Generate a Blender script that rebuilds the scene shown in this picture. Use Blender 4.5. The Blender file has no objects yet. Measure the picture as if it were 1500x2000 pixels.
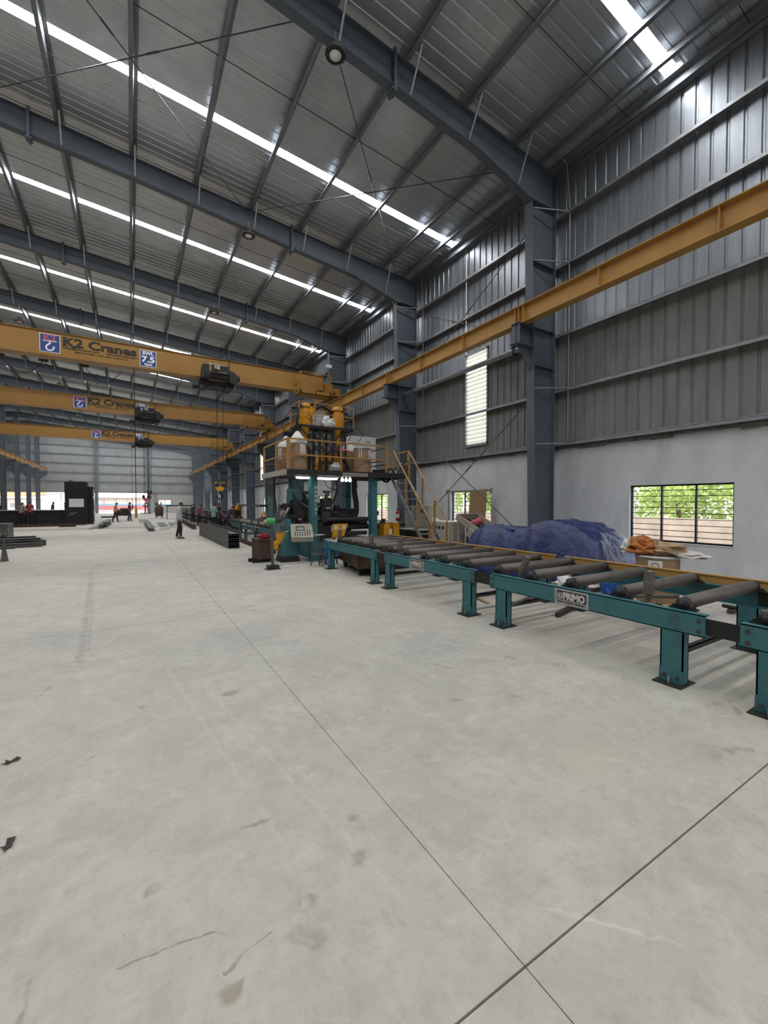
import bpy, bmesh, math, random
from mathutils import Vector, Matrix, noise as mnoise
random.seed(11)
sc = bpy.context.scene
COL = sc.collection
R = math.radians
PI = math.pi

# ------------------------------------------------------------------ camera
cam_d = bpy.data.cameras.new('camera')
cam = bpy.data.objects.new('camera', cam_d)
COL.objects.link(cam)
cam.location = (0.0, 0.0, 1.65)
cam.rotation_euler = (R(90 - 1.327), 0.0, R(-31.066))
cam_d.sensor_fit = 'VERTICAL'
cam_d.sensor_height = 36.0
cam_d.lens = 820.0 / 2000.0 * 36.0
cam_d.clip_start = 0.05
cam_d.clip_end = 600
sc.camera = cam

# ------------------------------------------------------------------ world: bright overcast sky
w = bpy.data.worlds.new('overcast_sky')
sc.world = w
w.use_nodes = True
bg = w.node_tree.nodes['Background']
bg.inputs[0].default_value = (0.93, 0.97, 1.0, 1)
SKY = 5.0
bg.inputs[1].default_value = SKY
ROOFLIGHT = 44.0          # daylight glowing through the translucent roof strips

# ------------------------------------------------------------------ view
vs = sc.view_settings
vs.view_transform = 'Standard'
vs.look = 'None'
vs.exposure = 0.0
vs.gamma = 1.0
vs.use_curve_mapping = False
cy = sc.cycles
cy.use_denoising = True
cy.use_adaptive_sampling = True
cy.adaptive_threshold = 0.06
cy.max_bounces = 4
cy.diffuse_bounces = 4
cy.glossy_bounces = 2
cy.transmission_bounces = 4
cy.sample_clamp_indirect = 8.0
cy.caustics_reflective = False
cy.caustics_refractive = False

# ------------------------------------------------------------------ materials
def _nodes(m):
    m.use_nodes = True
    nt = m.node_tree
    return nt, nt.nodes, nt.links, nt.nodes['Principled BSDF']

MATS = {}
def mat(name, col, rough=0.6, metal=0.0, var=0.12, scale=4.0, bump=0.0, dirt=None, dirt_amt=0.0, stretch=(1, 1, 1), world=False, spec=0.4):
    """paint or metal with procedural mottling; dirt = a second colour that shows in worn patches"""
    m = bpy.data.materials.new(name)
    nt, N, L, P = _nodes(m)
    P.inputs['Roughness'].default_value = rough
    P.inputs['Metallic'].default_value = metal
    P.inputs['Specular IOR Level'].default_value = spec
    tc = N.new('ShaderNodeNewGeometry') if world else N.new('ShaderNodeTexCoord')
    mp = N.new('ShaderNodeMapping')
    mp.inputs['Scale'].default_value = stretch
    L.new(tc.outputs['Position' if world else 'Object'], mp.inputs[0])
    nz = N.new('ShaderNodeTexNoise')
    nz.inputs['Scale'].default_value = scale
    nz.inputs['Detail'].default_value = 4
    nz.inputs['Roughness'].default_value = 0.6
    L.new(mp.outputs[0], nz.inputs['Vector'])
    rp = N.new('ShaderNodeMapRange')
    rp.inputs[1].default_value = 0.3; rp.inputs[2].default_value = 0.7
    rp.inputs[3].default_value = 1 - var; rp.inputs[4].default_value = 1 + var
    L.new(nz.outputs['Fac'], rp.inputs[0])
    mx = N.new('ShaderNodeMix'); mx.data_type = 'RGBA'; mx.blend_type = 'MULTIPLY'
    mx.inputs[0].default_value = 1.0
    mx.inputs[6].default_value = (*col, 1)
    L.new(rp.outputs[0], mx.inputs[7])
    out = mx.outputs[2]
    if dirt is not None:
        n2 = N.new('ShaderNodeTexNoise')
        n2.inputs['Scale'].default_value = scale * 0.7
        n2.inputs['Detail'].default_value = 6
        n2.inputs['Roughness'].default_value = 0.75
        L.new(mp.outputs[0], n2.inputs['Vector'])
        r2 = N.new('ShaderNodeMapRange')
        r2.inputs[1].default_value = 0.62 - 0.25 * dirt_amt; r2.inputs[2].default_value = 0.72
        r2.inputs[3].default_value = 0; r2.inputs[4].default_value = min(1, 0.5 + dirt_amt)
        L.new(n2.outputs['Fac'], r2.inputs[0])
        m2 = N.new('ShaderNodeMix'); m2.data_type = 'RGBA'
        L.new(r2.outputs[0], m2.inputs[0])
        L.new(out, m2.inputs[6])
        m2.inputs[7].default_value = (*dirt, 1)
        out = m2.outputs[2]
    L.new(out, P.inputs['Base Color'])
    if bump:
        bp = N.new('ShaderNodeBump')
        bp.inputs['Strength'].default_value = bump
        bp.inputs['Distance'].default_value = 0.02
        L.new(nz.outputs['Fac'], bp.inputs['Height'])
        L.new(bp.outputs[0], P.inputs['Normal'])
    MATS[name] = m
    return m

def emit(name, col, strength):
    m = bpy.data.materials.new(name)
    nt, N, L, P = _nodes(m)
    P.inputs['Base Color'].default_value = (*col, 1)
    P.inputs['Emission Color'].default_value = (*col, 1)
    P.inputs['Emission Strength'].default_value = strength
    MATS[name] = m
    return m

def translucent(name, col, t=0.6):
    m = bpy.data.materials.new(name)
    nt, N, L, P = _nodes(m)
    P.inputs['Base Color'].default_value = (*col, 1)
    P.inputs['Roughness'].default_value = 0.5
    tr = N.new('ShaderNodeBsdfTranslucent'); tr.inputs[0].default_value = (*col, 1)
    mx = N.new('ShaderNodeMixShader'); mx.inputs[0].default_value = t
    L.new(P.outputs[0], mx.inputs[1]); L.new(tr.outputs[0], mx.inputs[2])
    L.new(mx.outputs[0], N['Material Output'].inputs[0])
    MATS[name] = m
    return m

def seg_mask(N, L, px, py, a, b, wd):
    """1 near the floor segment a-b (a scratch or scuff of width wd)"""
    def math_(op, x, y=None):
        n = N.new('ShaderNodeMath'); n.operation = op
        for i, v in enumerate((x, y)):
            if v is None: continue
            if isinstance(v, (int, float)): n.inputs[i].default_value = v
            else: L.new(v, n.inputs[i])
        return n.outputs[0]
    dx, dy = b[0] - a[0], b[1] - a[1]
    ln = math.hypot(dx, dy); ux, uy = dx / ln, dy / ln
    rx = math_('SUBTRACT', px, a[0]); ry = math_('SUBTRACT', py, a[1])
    t = math_('ADD', math_('MULTIPLY', rx, ux), math_('MULTIPLY', ry, uy))
    d = math_('ABSOLUTE', math_('SUBTRACT', math_('MULTIPLY', rx, -uy), math_('MULTIPLY', ry, -ux)))
    over = math_('MAXIMUM', math_('SUBTRACT', t, ln), math_('MULTIPLY', t, -1.0))
    over = math_('MAXIMUM', over, 0.0)
    dd = math_('ADD', d, over)
    q = math_('SUBTRACT', 1.0, math_('DIVIDE', dd, wd))
    return math_('MAXIMUM', q, 0.0)

def make_concrete():
    m = bpy.data.materials.new('floor_concrete')
    nt, N, L, P = _nodes(m)
    g = N.new('ShaderNodeNewGeometry')
    def noise(scale, detail=5, rough=0.6, sv=(1, 1, 1), rot=0, dist=0.0):
        mp = N.new('ShaderNodeMapping'); mp.inputs['Scale'].default_value = sv; mp.inputs['Rotation'].default_value = (0, 0, rot)
        L.new(g.outputs['Position'], mp.inputs[0])
        n = N.new('ShaderNodeTexNoise'); n.inputs['Scale'].default_value = scale
        n.inputs['Detail'].default_value = detail; n.inputs['Roughness'].default_value = rough
        n.inputs['Distortion'].default_value = dist
        L.new(mp.outputs[0], n.inputs['Vector'])
        return n.outputs['Fac']
    def rng(x, a, b, c, d):
        r = N.new('ShaderNodeMapRange'); L.new(x, r.inputs[0])
        for i, v in enumerate((a, b, c, d)): r.inputs[i + 1].default_value = v
        return r.outputs[0]
    def mix(f, a, b, mode='MIX'):
        x = N.new('ShaderNodeMix'); x.data_type = 'RGBA'; x.blend_type = mode
        for i, v in ((0, f), (6, a), (7, b)):
            if isinstance(v, (tuple, list)): x.inputs[i].default_value = (*v, 1)
            elif isinstance(v, (int, float)): x.inputs[i].default_value = v
            else: L.new(v, x.inputs[i])
        return x.outputs[2]
    c = mix(rng(noise(0.35, 3), 0.35, 0.65, 0, 1), (0.412, 0.393, 0.342), (0.468, 0.445, 0.384))
    c = mix(rng(noise(0.16, 2, 0.5, (1, 1.8, 1)), 0.42, 0.60, 0, 0.85), c, (0.335, 0.327, 0.306))
    c = mix(rng(noise(1.3, 4, 0.7, (1, 1, 1), 0.4, 0.6), 0.40, 0.68, 0, 0.62), c, (0.505, 0.486, 0.425))
    c = mix(rng(noise(2.6, 4, 0.75), 0.46, 0.68, 0, 0.65), c, (0.34, 0.325, 0.285))
    c = mix(rng(noise(9, 4, 0.7), 0.48, 0.70, 0, 0.6), c, (0.33, 0.318, 0.28))
    # trowel streaks
    c = mix(rng(noise(3.2, 4, 0.7, (1, 6, 1), 0.9, 0.4), 0.53, 0.75, 0, 0.28), c, (0.36, 0.348, 0.31))
    c = mix(rng(noise(2.7, 4, 0.7, (7, 1, 1), 0.5, 0.3), 0.57, 0.78, 0, 0.22), c, (0.575, 0.56, 0.51))
    c = mix(rng(noise(0.45, 4, 0.6, dist=0.5), 0.47, 0.66, 0, 0.6), c, (0.455, 0.415, 0.335))
    c = mix(rng(noise(4.5, 4, 0.7, dist=1.0), 0.55, 0.68, 0, 0.4), c, (0.53, 0.51, 0.45))
    c = mix(rng(noise(40, 2, 0.6), 0.55, 0.8, 0, 0.35), c, (0.27, 0.255, 0.22))
    # brownish damp spots and small dark specks
    c = mix(rng(noise(2.1, 4, 0.62, dist=0.8), 0.655, 0.70, 0, 0.6), c, (0.27, 0.235, 0.185))
    c = mix(rng(noise(17, 2, 0.5), 0.765, 0.79, 0, 0.6), c, (0.18, 0.165, 0.145))
    wn = N.new('ShaderNodeTexNoise'); wn.inputs['Scale'].default_value = 9; wn.inputs['Detail'].default_value = 3; L.new(g.outputs['Position'], wn.inputs['Vector'])
    wv = N.new('ShaderNodeVectorMath'); wv.operation = 'MULTIPLY_ADD'
    L.new(wn.outputs['Color'], wv.inputs[0]); wv.inputs[1].default_value = (0.07, 0.07, 0); 
    wo = N.new('ShaderNodeVectorMath'); wo.operation = 'ADD'; L.new(g.outputs['Position'], wo.inputs[0]); wo.inputs[1].default_value = (-0.035, -0.035, 0)
    L.new(wo.outputs[0], wv.inputs[2])
    sp = N.new('ShaderNodeSeparateXYZ'); L.new(wv.outputs[0], sp.inputs[0])
    brk = rng(noise(6, 5, 0.7), 0.38, 0.6, 0.15, 1)
    for a, b, wd, s, col in (
        ((-0.06, 1.73), (0.26, 1.68), 0.006, 0.75, (0.19, 0.18, 0.16)),
        ((0.26, 1.68), (0.30, 1.65), 0.006, 0.6, (0.19, 0.18, 0.16)),
        ((0.26, 1.52), (0.44, 1.58), 0.006, 0.7, (0.19, 0.18, 0.16)),
        ((-0.33, 1.66), (-0.31, 1.84), 0.014, 0.6, (0.19, 0.18, 0.16)),
        ((0.45, 2.16), (0.59, 2.14), 0.016, 0.6, (0.22, 0.17, 0.135)),
        ((-0.81, 12.0), (-0.47, 5.3), 0.055, 0.5, (0.25, 0.24, 0.22)),
        ((-0.70, 11.0), (-0.42, 5.6), 0.022, 0.4, (0.25, 0.24, 0.22)),
        ((0.6, 14.0), (1.35, 21.0), 0.045, 0.3, (0.25, 0.24, 0.215)),
        ((1.3, 13.0), (1.0, 22.0), 0.035, 0.25, (0.25, 0.24, 0.215)),
        ((0.62, 1.9), (0.30, 4.6), 0.025, 0.18, (0.60, 0.58, 0.52)),
        ((0.95, 1.4), (0.55, 4.0), 0.02, 0.18, (0.60, 0.58, 0.52)),
        ((1.42, 1.10), (1.75, 0.72), 0.012, 0.4, (0.62, 0.60, 0.55)),
        ((0.87, 1.69), (0.91, 1.70), 0.045, 0.7, (0.25, 0.215, 0.165)),
        ((0.69, 3.76), (0.76, 3.78), 0.07, 0.7, (0.25, 0.215, 0.165)),
        ((0.25, 1.43), (0.28, 1.45), 0.045, 0.7, (0.25, 0.215, 0.165)),
        ((0.05, 2.00), (0.08, 2.03), 0.04, 0.7, (0.25, 0.215, 0.165)),
        ((0.96, 1.92), (0.99, 1.93), 0.04, 0.6, (0.25, 0.215, 0.165)),
    ):
        k = N.new('ShaderNodeMath'); k.operation = 'MULTIPLY'
        L.new(seg_mask(N, L, sp.outputs[0], sp.outputs[1], a, b, wd), k.inputs[0]); L.new(brk, k.inputs[1])
        c = mix(rng(k.outputs[0], 0, 0.55, 0, s), c, col)
    L.new(c, P.inputs['Base Color'])
    L.new(rng(noise(1.8, 5), 0.3, 0.7, 0.55, 0.78), P.inputs['Roughness'])
    P.inputs['Specular IOR Level'].default_value = 0.16
    bp = N.new('ShaderNodeBump'); bp.inputs['Strength'].default_value = 0.12; bp.inputs['Distance'].default_value = 0.01
    L.new(noise(30, 4), bp.inputs['Height']); L.new(bp.outputs[0], P.inputs['Normal'])
    MATS['floor_concrete'] = m
    return m
make_concrete()

mat('plaster', (0.60, 0.615, 0.63), 0.9, var=0.12, scale=1.6, bump=0.15, dirt=(0.48, 0.495, 0.51), dirt_amt=0.5, stretch=(1, 1, 0.45), world=True)
mat('plaster_end', (0.56, 0.56, 0.52), 0.9, var=0.06, scale=1.2, world=True)
mat('raw_cement', (0.25, 0.24, 0.22), 0.95, var=0.3, scale=8, bump=0.6, world=True)
mat('sheet_upper', (0.29, 0.31, 0.335), 0.38, 0.55, var=0.16, scale=2.2, stretch=(1, 3, 0.35), world=True)
mat('sheet_lower', (0.235, 0.236, 0.228), 0.62, 0.25, var=0.14, scale=1.8, stretch=(1, 2, 0.5), world=True, dirt=(0.165, 0.165, 0.158), dirt_amt=0.3)
mat('sheet_end', (0.40, 0.41, 0.41), 0.6, 0.25, var=0.12, scale=1.2, world=True)
mat('roof_sheet', (0.51, 0.54, 0.575), 0.32, 0.6, var=0.12, scale=1.0, world=True)
mat('galvanised', (0.33, 0.34, 0.35), 0.42, 0.6, var=0.14, scale=6, world=True)
mat('purlin_steel', (0.225, 0.24, 0.26), 0.48, 0.5, var=0.10, scale=4, world=True)
mat('frame_blue', (0.100, 0.119, 0.143), 0.55, 0.1, var=0.12, scale=1.3, world=True)
mat('crane_yellow', (0.305, 0.158, 0.034), 0.45, 0.0, var=0.08, scale=1.5, dirt=(0.26, 0.12, 0.02), dirt_amt=0.12, world=True)
mat('rail_yellow', (0.44, 0.24, 0.065), 0.55, 0.0, var=0.10, scale=2.5, dirt=(0.30, 0.15, 0.04), dirt_amt=0.2, world=True)
mat('handrail_yellow', (0.38, 0.20, 0.065), 0.5, var=0.1, scale=8)
mat('hopper_yellow', (0.66, 0.30, 0.012), 0.42, var=0.08, scale=5, dirt=(0.35, 0.16, 0.02), dirt_amt=0.1)
mat('teal_paint', (0.045, 0.150, 0.168), 0.5, var=0.14, scale=5, dirt=(0.05, 0.055, 0.05), dirt_amt=0.16)
mat('teal_far', (0.075, 0.14, 0.15), 0.6, var=0.14, scale=4, dirt=(0.07, 0.07, 0.065), dirt_amt=0.2)
mat('roller_steel', (0.13, 0.112, 0.10), 0.55, 0.35, var=0.22, scale=9, stretch=(0.6, 2, 2), dirt=(0.19, 0.17, 0.15), dirt_amt=0.3)
mat('black_steel', (0.018, 0.017, 0.017), 0.55, 0.1, var=0.25, scale=8)
mat('rod_steel', (0.11, 0.113, 0.118), 0.5, 0.3, var=0.15, scale=6)
mat('dark_iron', (0.032, 0.03, 0.03), 0.5, 0.3, var=0.3, scale=10, dirt=(0.06, 0.05, 0.045), dirt_amt=0.3)
mat('rust_brown', (0.075, 0.044, 0.034), 0.8, 0.1, var=0.3, scale=7, dirt=(0.11, 0.07, 0.05), dirt_amt=0.4)
mat('mill_steel', (0.10, 0.098, 0.095), 0.6, 0.3, var=0.25, scale=3, stretch=(4, 0.5, 4), dirt=(0.06, 0.052, 0.048), dirt_amt=0.4)
mat('plate_steel', (0.12, 0.115, 0.11), 0.6, 0.2, var=0.3, scale=3, dirt=(0.07, 0.06, 0.055), dirt_amt=0.4)
mat('bare_steel', (0.42, 0.41, 0.40), 0.4, 0.6, var=0.15, scale=9)
mat('bolt_rust', (0.10, 0.055, 0.035), 0.8, 0.2, var=0.3, scale=30)
mat('cardboard', (0.27, 0.170, 0.098), 0.9, var=0.07, scale=5)
mat('kraft_drum', (0.30, 0.195, 0.115), 0.75, var=0.06, scale=4)
mat('paper_white', (0.72, 0.71, 0.69), 0.8, var=0.03)
mat('poly_white', (0.62, 0.61, 0.57), 0.35, var=0.10, scale=9)
mat('cabinet_grey', (0.46, 0.47, 0.46), 0.5, var=0.04)
mat('cabinet_beige', (0.36, 0.335, 0.265), 0.55, var=0.06)
mat('cabinet_white', (0.50, 0.49, 0.46), 0.6, var=0.10, scale=6, dirt=(0.33, 0.31, 0.28), dirt_amt=0.3)
mat('rubber', (0.012, 0.012, 0.013), 0.7, var=0.2, scale=20)
mat('hose_grey', (0.055, 0.055, 0.057), 0.6, var=0.2, scale=20)
mat('print_black', (0.03, 0.026, 0.022), 0.7, var=0.02)
mat('print_white', (0.80, 0.82, 0.84), 0.6, var=0.02)
mat('print_blue', (0.030, 0.055, 0.225), 0.5, var=0.05)
mat('print_red', (0.55, 0.10, 0.12), 0.6, var=0.05)
mat('print_cream', (0.62, 0.57, 0.45), 0.6, var=0.06)
mat('print_navy', (0.032, 0.032, 0.085), 0.5, var=0.05)
mat('plate_alu', (0.42, 0.40, 0.35), 0.45, 0.3, var=0.15, scale=20)
mat('extinguisher_red', (0.30, 0.018, 0.022), 0.4, var=0.06)
mat('fan_green', (0.06, 0.30, 0.085), 0.45, var=0.08)
mat('orange_bag', (0.42, 0.145, 0.035), 0.5, var=0.15, scale=8)
mat('sack_tan', (0.42, 0.29, 0.17), 0.7, var=0.2, scale=7, dirt=(0.25, 0.14, 0.07), dirt_amt=0.2)
mat('sack_white', (0.58, 0.55, 0.51), 0.6, var=0.12, scale=7)
mat('pallet_wood', (0.40, 0.27, 0.15), 0.85, var=0.2, scale=6, stretch=(1, 6, 6))
mat('blue_plastic', (0.02, 0.10, 0.42), 0.4, var=0.1)
mat('scale_black', (0.012, 0.0115, 0.012), 0.65, var=0.25, scale=3)
mat('skin', (0.19, 0.10, 0.065), 0.55, var=0.05)
mat('hair', (0.012, 0.010, 0.010), 0.5, var=0.1)
mat('leaf_green', (0.54, 0.68, 0.22), 0.6, var=0.4, scale=0.9, world=True)
mat('bark', (0.17, 0.12, 0.08), 0.9, var=0.2)
mat('dry_leaf', (0.05, 0.04, 0.04), 0.8, var=0.2, scale=30)
mat('boundary_stone', (0.78, 0.64, 0.55), 0.9, var=0.2, scale=1.5, world=True)
mat('ground_earth', (0.42, 0.36, 0.29), 0.95, var=0.15, scale=0.8, world=True)
mat('gravel', (0.16, 0.13, 0.115), 0.95, var=0.4, scale=40, bump=0.8)
mat('screen', (0.03, 0.045, 0.06), 0.2, var=0.1)
mat('joint_dark', (0.055, 0.048, 0.04), 0.95, var=0.2, scale=12, world=True)
translucent('louvre_white', (0.86, 0.85, 0.78), 0.55)
emit('rooflight', (0.97, 0.985, 1.0), ROOFLIGHT)
emit('tube_light', (0.95, 0.98, 1.0), 14.0)
emit('bulb_off', (0.85, 0.85, 0.82), 0.0)

def make_tarp():
    m = bpy.data.materials.new('tarp_blue')
    nt, N, L, P = _nodes(m)
    tc = N.new('ShaderNodeTexCoord')
    n1 = N.new('ShaderNodeTexNoise'); n1.inputs['Scale'].default_value = 3.0; n1.inputs['Detail'].default_value = 8; n1.inputs['Roughness'].default_value = 0.7; n1.inputs['Distortion'].default_value = 1.2
    L.new(tc.outputs['Object'], n1.inputs['Vector'])
    r = N.new('ShaderNodeValToRGB')
    r.color_ramp.elements[0].position = 0.40; r.color_ramp.elements[0].color = (0.009, 0.017, 0.075, 1)
    r.color_ramp.elements[1].position = 0.80; r.color_ramp.elements[1].color = (0.095, 0.115, 0.19, 1)
    e = r.color_ramp.elements.new(0.60); e.color = (0.017, 0.030, 0.125, 1)
    L.new(n1.outputs['Fac'], r.inputs[0]); L.new(r.outputs[0], P.inputs['Base Color'])
    P.inputs['Roughness'].default_value = 0.42
    n2 = N.new('ShaderNodeTexNoise'); n2.inputs['Scale'].default_value = 7; n2.inputs['Detail'].default_value = 5; n2.inputs['Distortion'].default_value = 0.8
    L.new(tc.outputs['Object'], n2.inputs['Vector'])
    b = N.new('ShaderNodeBump'); b.inputs['Strength'].default_value = 0.5; b.inputs['Distance'].default_value = 0.04
    L.new(n2.outputs['Fac'], b.inputs['Height']); L.new(b.outputs[0], P.inputs['Normal'])
    MATS['tarp_blue'] = m
make_tarp()

# ------------------------------------------------------------------ mesh helpers
class MB:
    """collects boxes, bars, tubes and lathes; build() links them as ONE mesh object"""
    def __init__(s):
        s.v = []; s.f = []; s.sm = []; s.mi = []; s.cur = 0
    def add(s, vs, fs, smooth=False):
        o = len(s.v)
        s.v.extend([tuple(p) for p in vs])
        for f in fs:
            s.f.append(tuple(i + o for i in f)); s.sm.append(smooth); s.mi.append(s.cur)
        return s
    def box(s, a, b):
        (x0, y0, z0), (x1, y1, z1) = a, b
        if x0 > x1: x0, x1 = x1, x0
        if y0 > y1: y0, y1 = y1, y0
        if z0 > z1: z0, z1 = z1, z0
        return s.add([(x0, y0, z0), (x1, y0, z0), (x1, y1, z0), (x0, y1, z0), (x0, y0, z1), (x1, y0, z1), (x1, y1, z1), (x0, y1, z1)],
                     [(0, 3, 2, 1), (4, 5, 6, 7), (0, 1, 5, 4), (1, 2, 6, 5), (2, 3, 7, 6), (3, 0, 4, 7)])
    def cbox(s, c, size, M=None):
        h = [v / 2 for v in size]
        vs = [Vector((sx * h[0], sy * h[1], sz * h[2])) for sz in (-1, 1) for sx, sy in ((-1, -1), (1, -1), (1, 1), (-1, 1))]
        if M is not None: vs = [M @ v for v in vs]
        vs = [v + Vector(c) for v in vs]
        return s.add(vs, [(0, 3, 2, 1), (4, 5, 6, 7), (0, 1, 5, 4), (1, 2, 6, 5), (2, 3, 7, 6), (3, 0, 4, 7)])
    def bar(s, p, q, w, h, up=(0, 0, 1)):
        p = Vector(p); q = Vector(q); d = (q - p).normalized(); up = Vector(up)
        if abs(d.dot(up)) > 0.98: up = Vector((1, 0, 0)) if abs(d.x) < 0.9 else Vector((0, 1, 0))
        sx = d.cross(up).normalized(); sy = sx.cross(d).normalized()
        vs = []
        for c in (p, q):
            for a, b in ((-1, -1), (1, -1), (1, 1), (-1, 1)):
                vs.append(c + sx * (a * w / 2) + sy * (b * h / 2))
        return s.add(vs, [(0, 3, 2, 1), (4, 5, 6, 7), (0, 1, 5, 4), (1, 2, 6, 5), (2, 3, 7, 6), (3, 0, 4, 7)])
    def tube(s, p, q, r, n=10, r2=None, cap=True):
        p = Vector(p); q = Vector(q); d = (q - p).normalized()
        up = Vector((0, 0, 1)) if abs(d.z) < 0.95 else Vector((1, 0, 0))
        sx = d.cross(up).normalized(); sy = sx.cross(d).normalized()
        if r2 is None: r2 = r
        vs = []
        for c, rr in ((p, r), (q, r2)):
            for i in range(n):
                a = 2 * PI * i / n
                vs.append(c + sx * (math.cos(a) * rr) + sy * (math.sin(a) * rr))
        s.add(vs, [(i, (i + 1) % n, n + (i + 1) % n, n + i) for i in range(n)], True)
        if cap: s.add(vs, [tuple(range(n - 1, -1, -1)), tuple(range(n, 2 * n))])
        return s
    def path(s, pts, r, n=6, closed=False):
        """a tube along a polyline"""
        P = [Vector(p) for p in pts]; m = len(P); vs = []
        prev = None
        for i, p in enumerate(P):
            d = (P[min(i + 1, m - 1)] - P[max(i - 1, 0)]).normalized()
            if prev is None:
                up = Vector((0, 0, 1)) if abs(d.z) < 0.9 else Vector((1, 0, 0))
                sx = d.cross(up).normalized()
            else:
                sx = (prev - d * prev.dot(d))
                sx = sx.normalized() if sx.length > 1e-6 else d.orthogonal().normalized()
            prev = sx; sy = sx.cross(d).normalized()
            for k in range(n):
                a = 2 * PI * k / n
                vs.append(p + sx * (math.cos(a) * r) + sy * (math.sin(a) * r))
        fs = []
        for i in range(m - 1):
            for k in range(n):
                fs.append((i * n + k, i * n + (k + 1) % n, (i + 1) * n + (k + 1) % n, (i + 1) * n + k))
        s.add(vs, fs, True)
        s.add(vs, [tuple(range(n - 1, -1, -1)), tuple(range((m - 1) * n, m * n))])
        return s
    def lathe(s, prof, c=(0, 0, 0), n=20, M=None, cap=True):
        """prof = [(radius, z)...] revolved about the z axis through c"""
        vs = []
        for r, z in prof:
            for i in range(n):
                a = 2 * PI * i / n
                v = Vector((r * math.cos(a), r * math.sin(a), z))
                if M is not None: v = M @ v
                vs.append(v + Vector(c))
        fs = [(j * n + i, j * n + (i + 1) % n, (j + 1) * n + (i + 1) % n, (j + 1) * n + i) for j in range(len(prof) - 1) for i in range(n)]
        s.add(vs, fs, True)
        if cap:
            s.add(vs, [tuple(range(n - 1, -1, -1)), tuple(range((len(prof) - 1) * n, len(prof) * n))])
        return s
    def prism(s, poly, off):
        """extrude a planar 3-D polygon by the vector off"""
        n = len(poly); off = Vector(off)
        vs = [Vector(p) for p in poly] + [Vector(p) + off for p in poly]
        return s.add(vs, [tuple(range(n - 1, -1, -1)), tuple(range(n, 2 * n))] + [(i, (i + 1) % n, n + (i + 1) % n, n + i) for i in range(n)])
    def mesh(s, name):
        me = bpy.data.meshes.new(name)
        me.from_pydata(s.v, [], s.f)
        me.polygons.foreach_set('use_smooth', s.sm)
        me.polygons.foreach_set('material_index', s.mi)
        bm = bmesh.new(); bm.from_mesh(me)
        bmesh.ops.recalc_face_normals(bm, faces=bm.faces)
        bm.to_mesh(me); bm.free()
        return me
    def build(s, name, m, parent=None, loc=None, rz=0.0):
        me = s.mesh(name)
        for q in (m if isinstance(m, (list, tuple)) else [m]): me.materials.append(MATS[q])
        return link(name, me, parent, loc, rz)

def link(name, data, parent=None, loc=None, rz=0.0):
    o = bpy.data.objects.new(name, data)
    COL.objects.link(o)
    if parent is not None: o.parent = parent
    if loc is not None: o.location = loc
    if rz: o.rotation_euler = (0, 0, rz)
    return o

def tag(o, label, cat, group=None, kind=None):
    o['label'] = label; o['category'] = cat
    if group: o['group'] = group
    if kind: o['kind'] = kind
    return o

def thing(name, label, cat, loc=(0, 0, 0), rz=0.0, group=None):
    o = link(name, None, None, loc, rz)
    o.empty_display_size = 0.1
    return tag(o, label, cat, group)

def struct(o):
    o['kind'] = 'structure'
    return o

def copy_tree(o, parent=None):
    c = o.copy(); COL.objects.link(c); c.parent = parent
    for ch in list(o.children): copy_tree(ch, c)
    return c

def text(name, body, size, loc, m, parent, facing='-Y', bold=0.0, extrude=0.002, width=None, align='LEFT', spacing=1.0, rot=None):
    """flat lettering as a thin mesh; facing says which way it reads from"""
    cu = bpy.data.curves.new(name, 'FONT')
    cu.body = body; cu.size = size; cu.extrude = extrude; cu.offset = bold
    cu.align_x = align; cu.space_character = spacing; cu.resolution_u = 3
    o = bpy.data.objects.new(name, cu); COL.objects.link(o)
    dg = bpy.context.evaluated_depsgraph_get()
    me = bpy.data.meshes.new_from_object(o.evaluated_get(dg))
    bpy.data.objects.remove(o); bpy.data.curves.remove(cu)
    if width:
        xs = [v.co.x for v in me.vertices]; k = width / (max(xs) - min(xs)); x0 = min(xs)
        for v in me.vertices: v.co.x = (v.co.x - x0) * k
    if rot is None:
        rot = {'-Y': (PI / 2, 0, 0), '-X': (PI / 2, 0, -PI / 2), '+Y': (PI / 2, 0, PI), '+Z': (0, 0, 0)}[facing]
    me.materials.clear(); me.materials.append(MATS[m])
    t = link(name, me, parent, loc)
    t.rotation_euler = rot
    return t

def ibeam_y(mb, xc, z0, z1, y0, y1, fw, tf, tw):
    mb.box((xc - fw / 2, y0, z0), (xc + fw / 2, y1, z0 + tf))
    mb.box((xc - fw / 2, y0, z1 - tf), (xc + fw / 2, y1, z1))
    mb.box((xc - tw / 2, y0, z0 + tf), (xc + tw / 2, y1, z1 - tf))
    return mb

# ================================================================== THE SETTING
BAY = 6.26
def YK(k): return 7.34 + BAY * k
XW = 9.8            # inner face of the side wall
XR = -11.25         # ridge, over the internal column line
XL = XR - (XW - XR) # far side of the neighbouring span
YB, YE = -18.0, YK(11)
def ZR(x):          # underside of the roof sheets
    if x < XR: x = 2 * XR - x
    return 10.38 + 0.095 * (XW - x)

# ---- floor: a dark bed with separate concrete slabs on it, the joints stay open
fl = struct(MB().box((XL - 0.3, YB, -0.12), (XW, YE + 0.2, -0.028)).build('floor', 'joint_dark'))
xj = [XL - 0.3] + [1.18 + 3.78 * i for i in range(-8, 3)] + [XW]
yj = [YB] + [0.987 + 5.52 * i for i in range(-3, 14)] + [YE + 0.2]
for i in range(len(xj) - 1):
    for j in range(len(yj) - 1):
        gx, gy = 0.0022, 0.0042
        m_ = MB().box((xj[i] + gx, yj[j] + gy, -0.028), (xj[i + 1] - gx, yj[j + 1] - gy, 0.0))
        m_.build('slab', 'floor_concrete', fl)
# ---- ground outside
struct(MB().box((-70, -45, -0.4), (75, 150, -0.13)).build('ground', 'ground_earth'))

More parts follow.
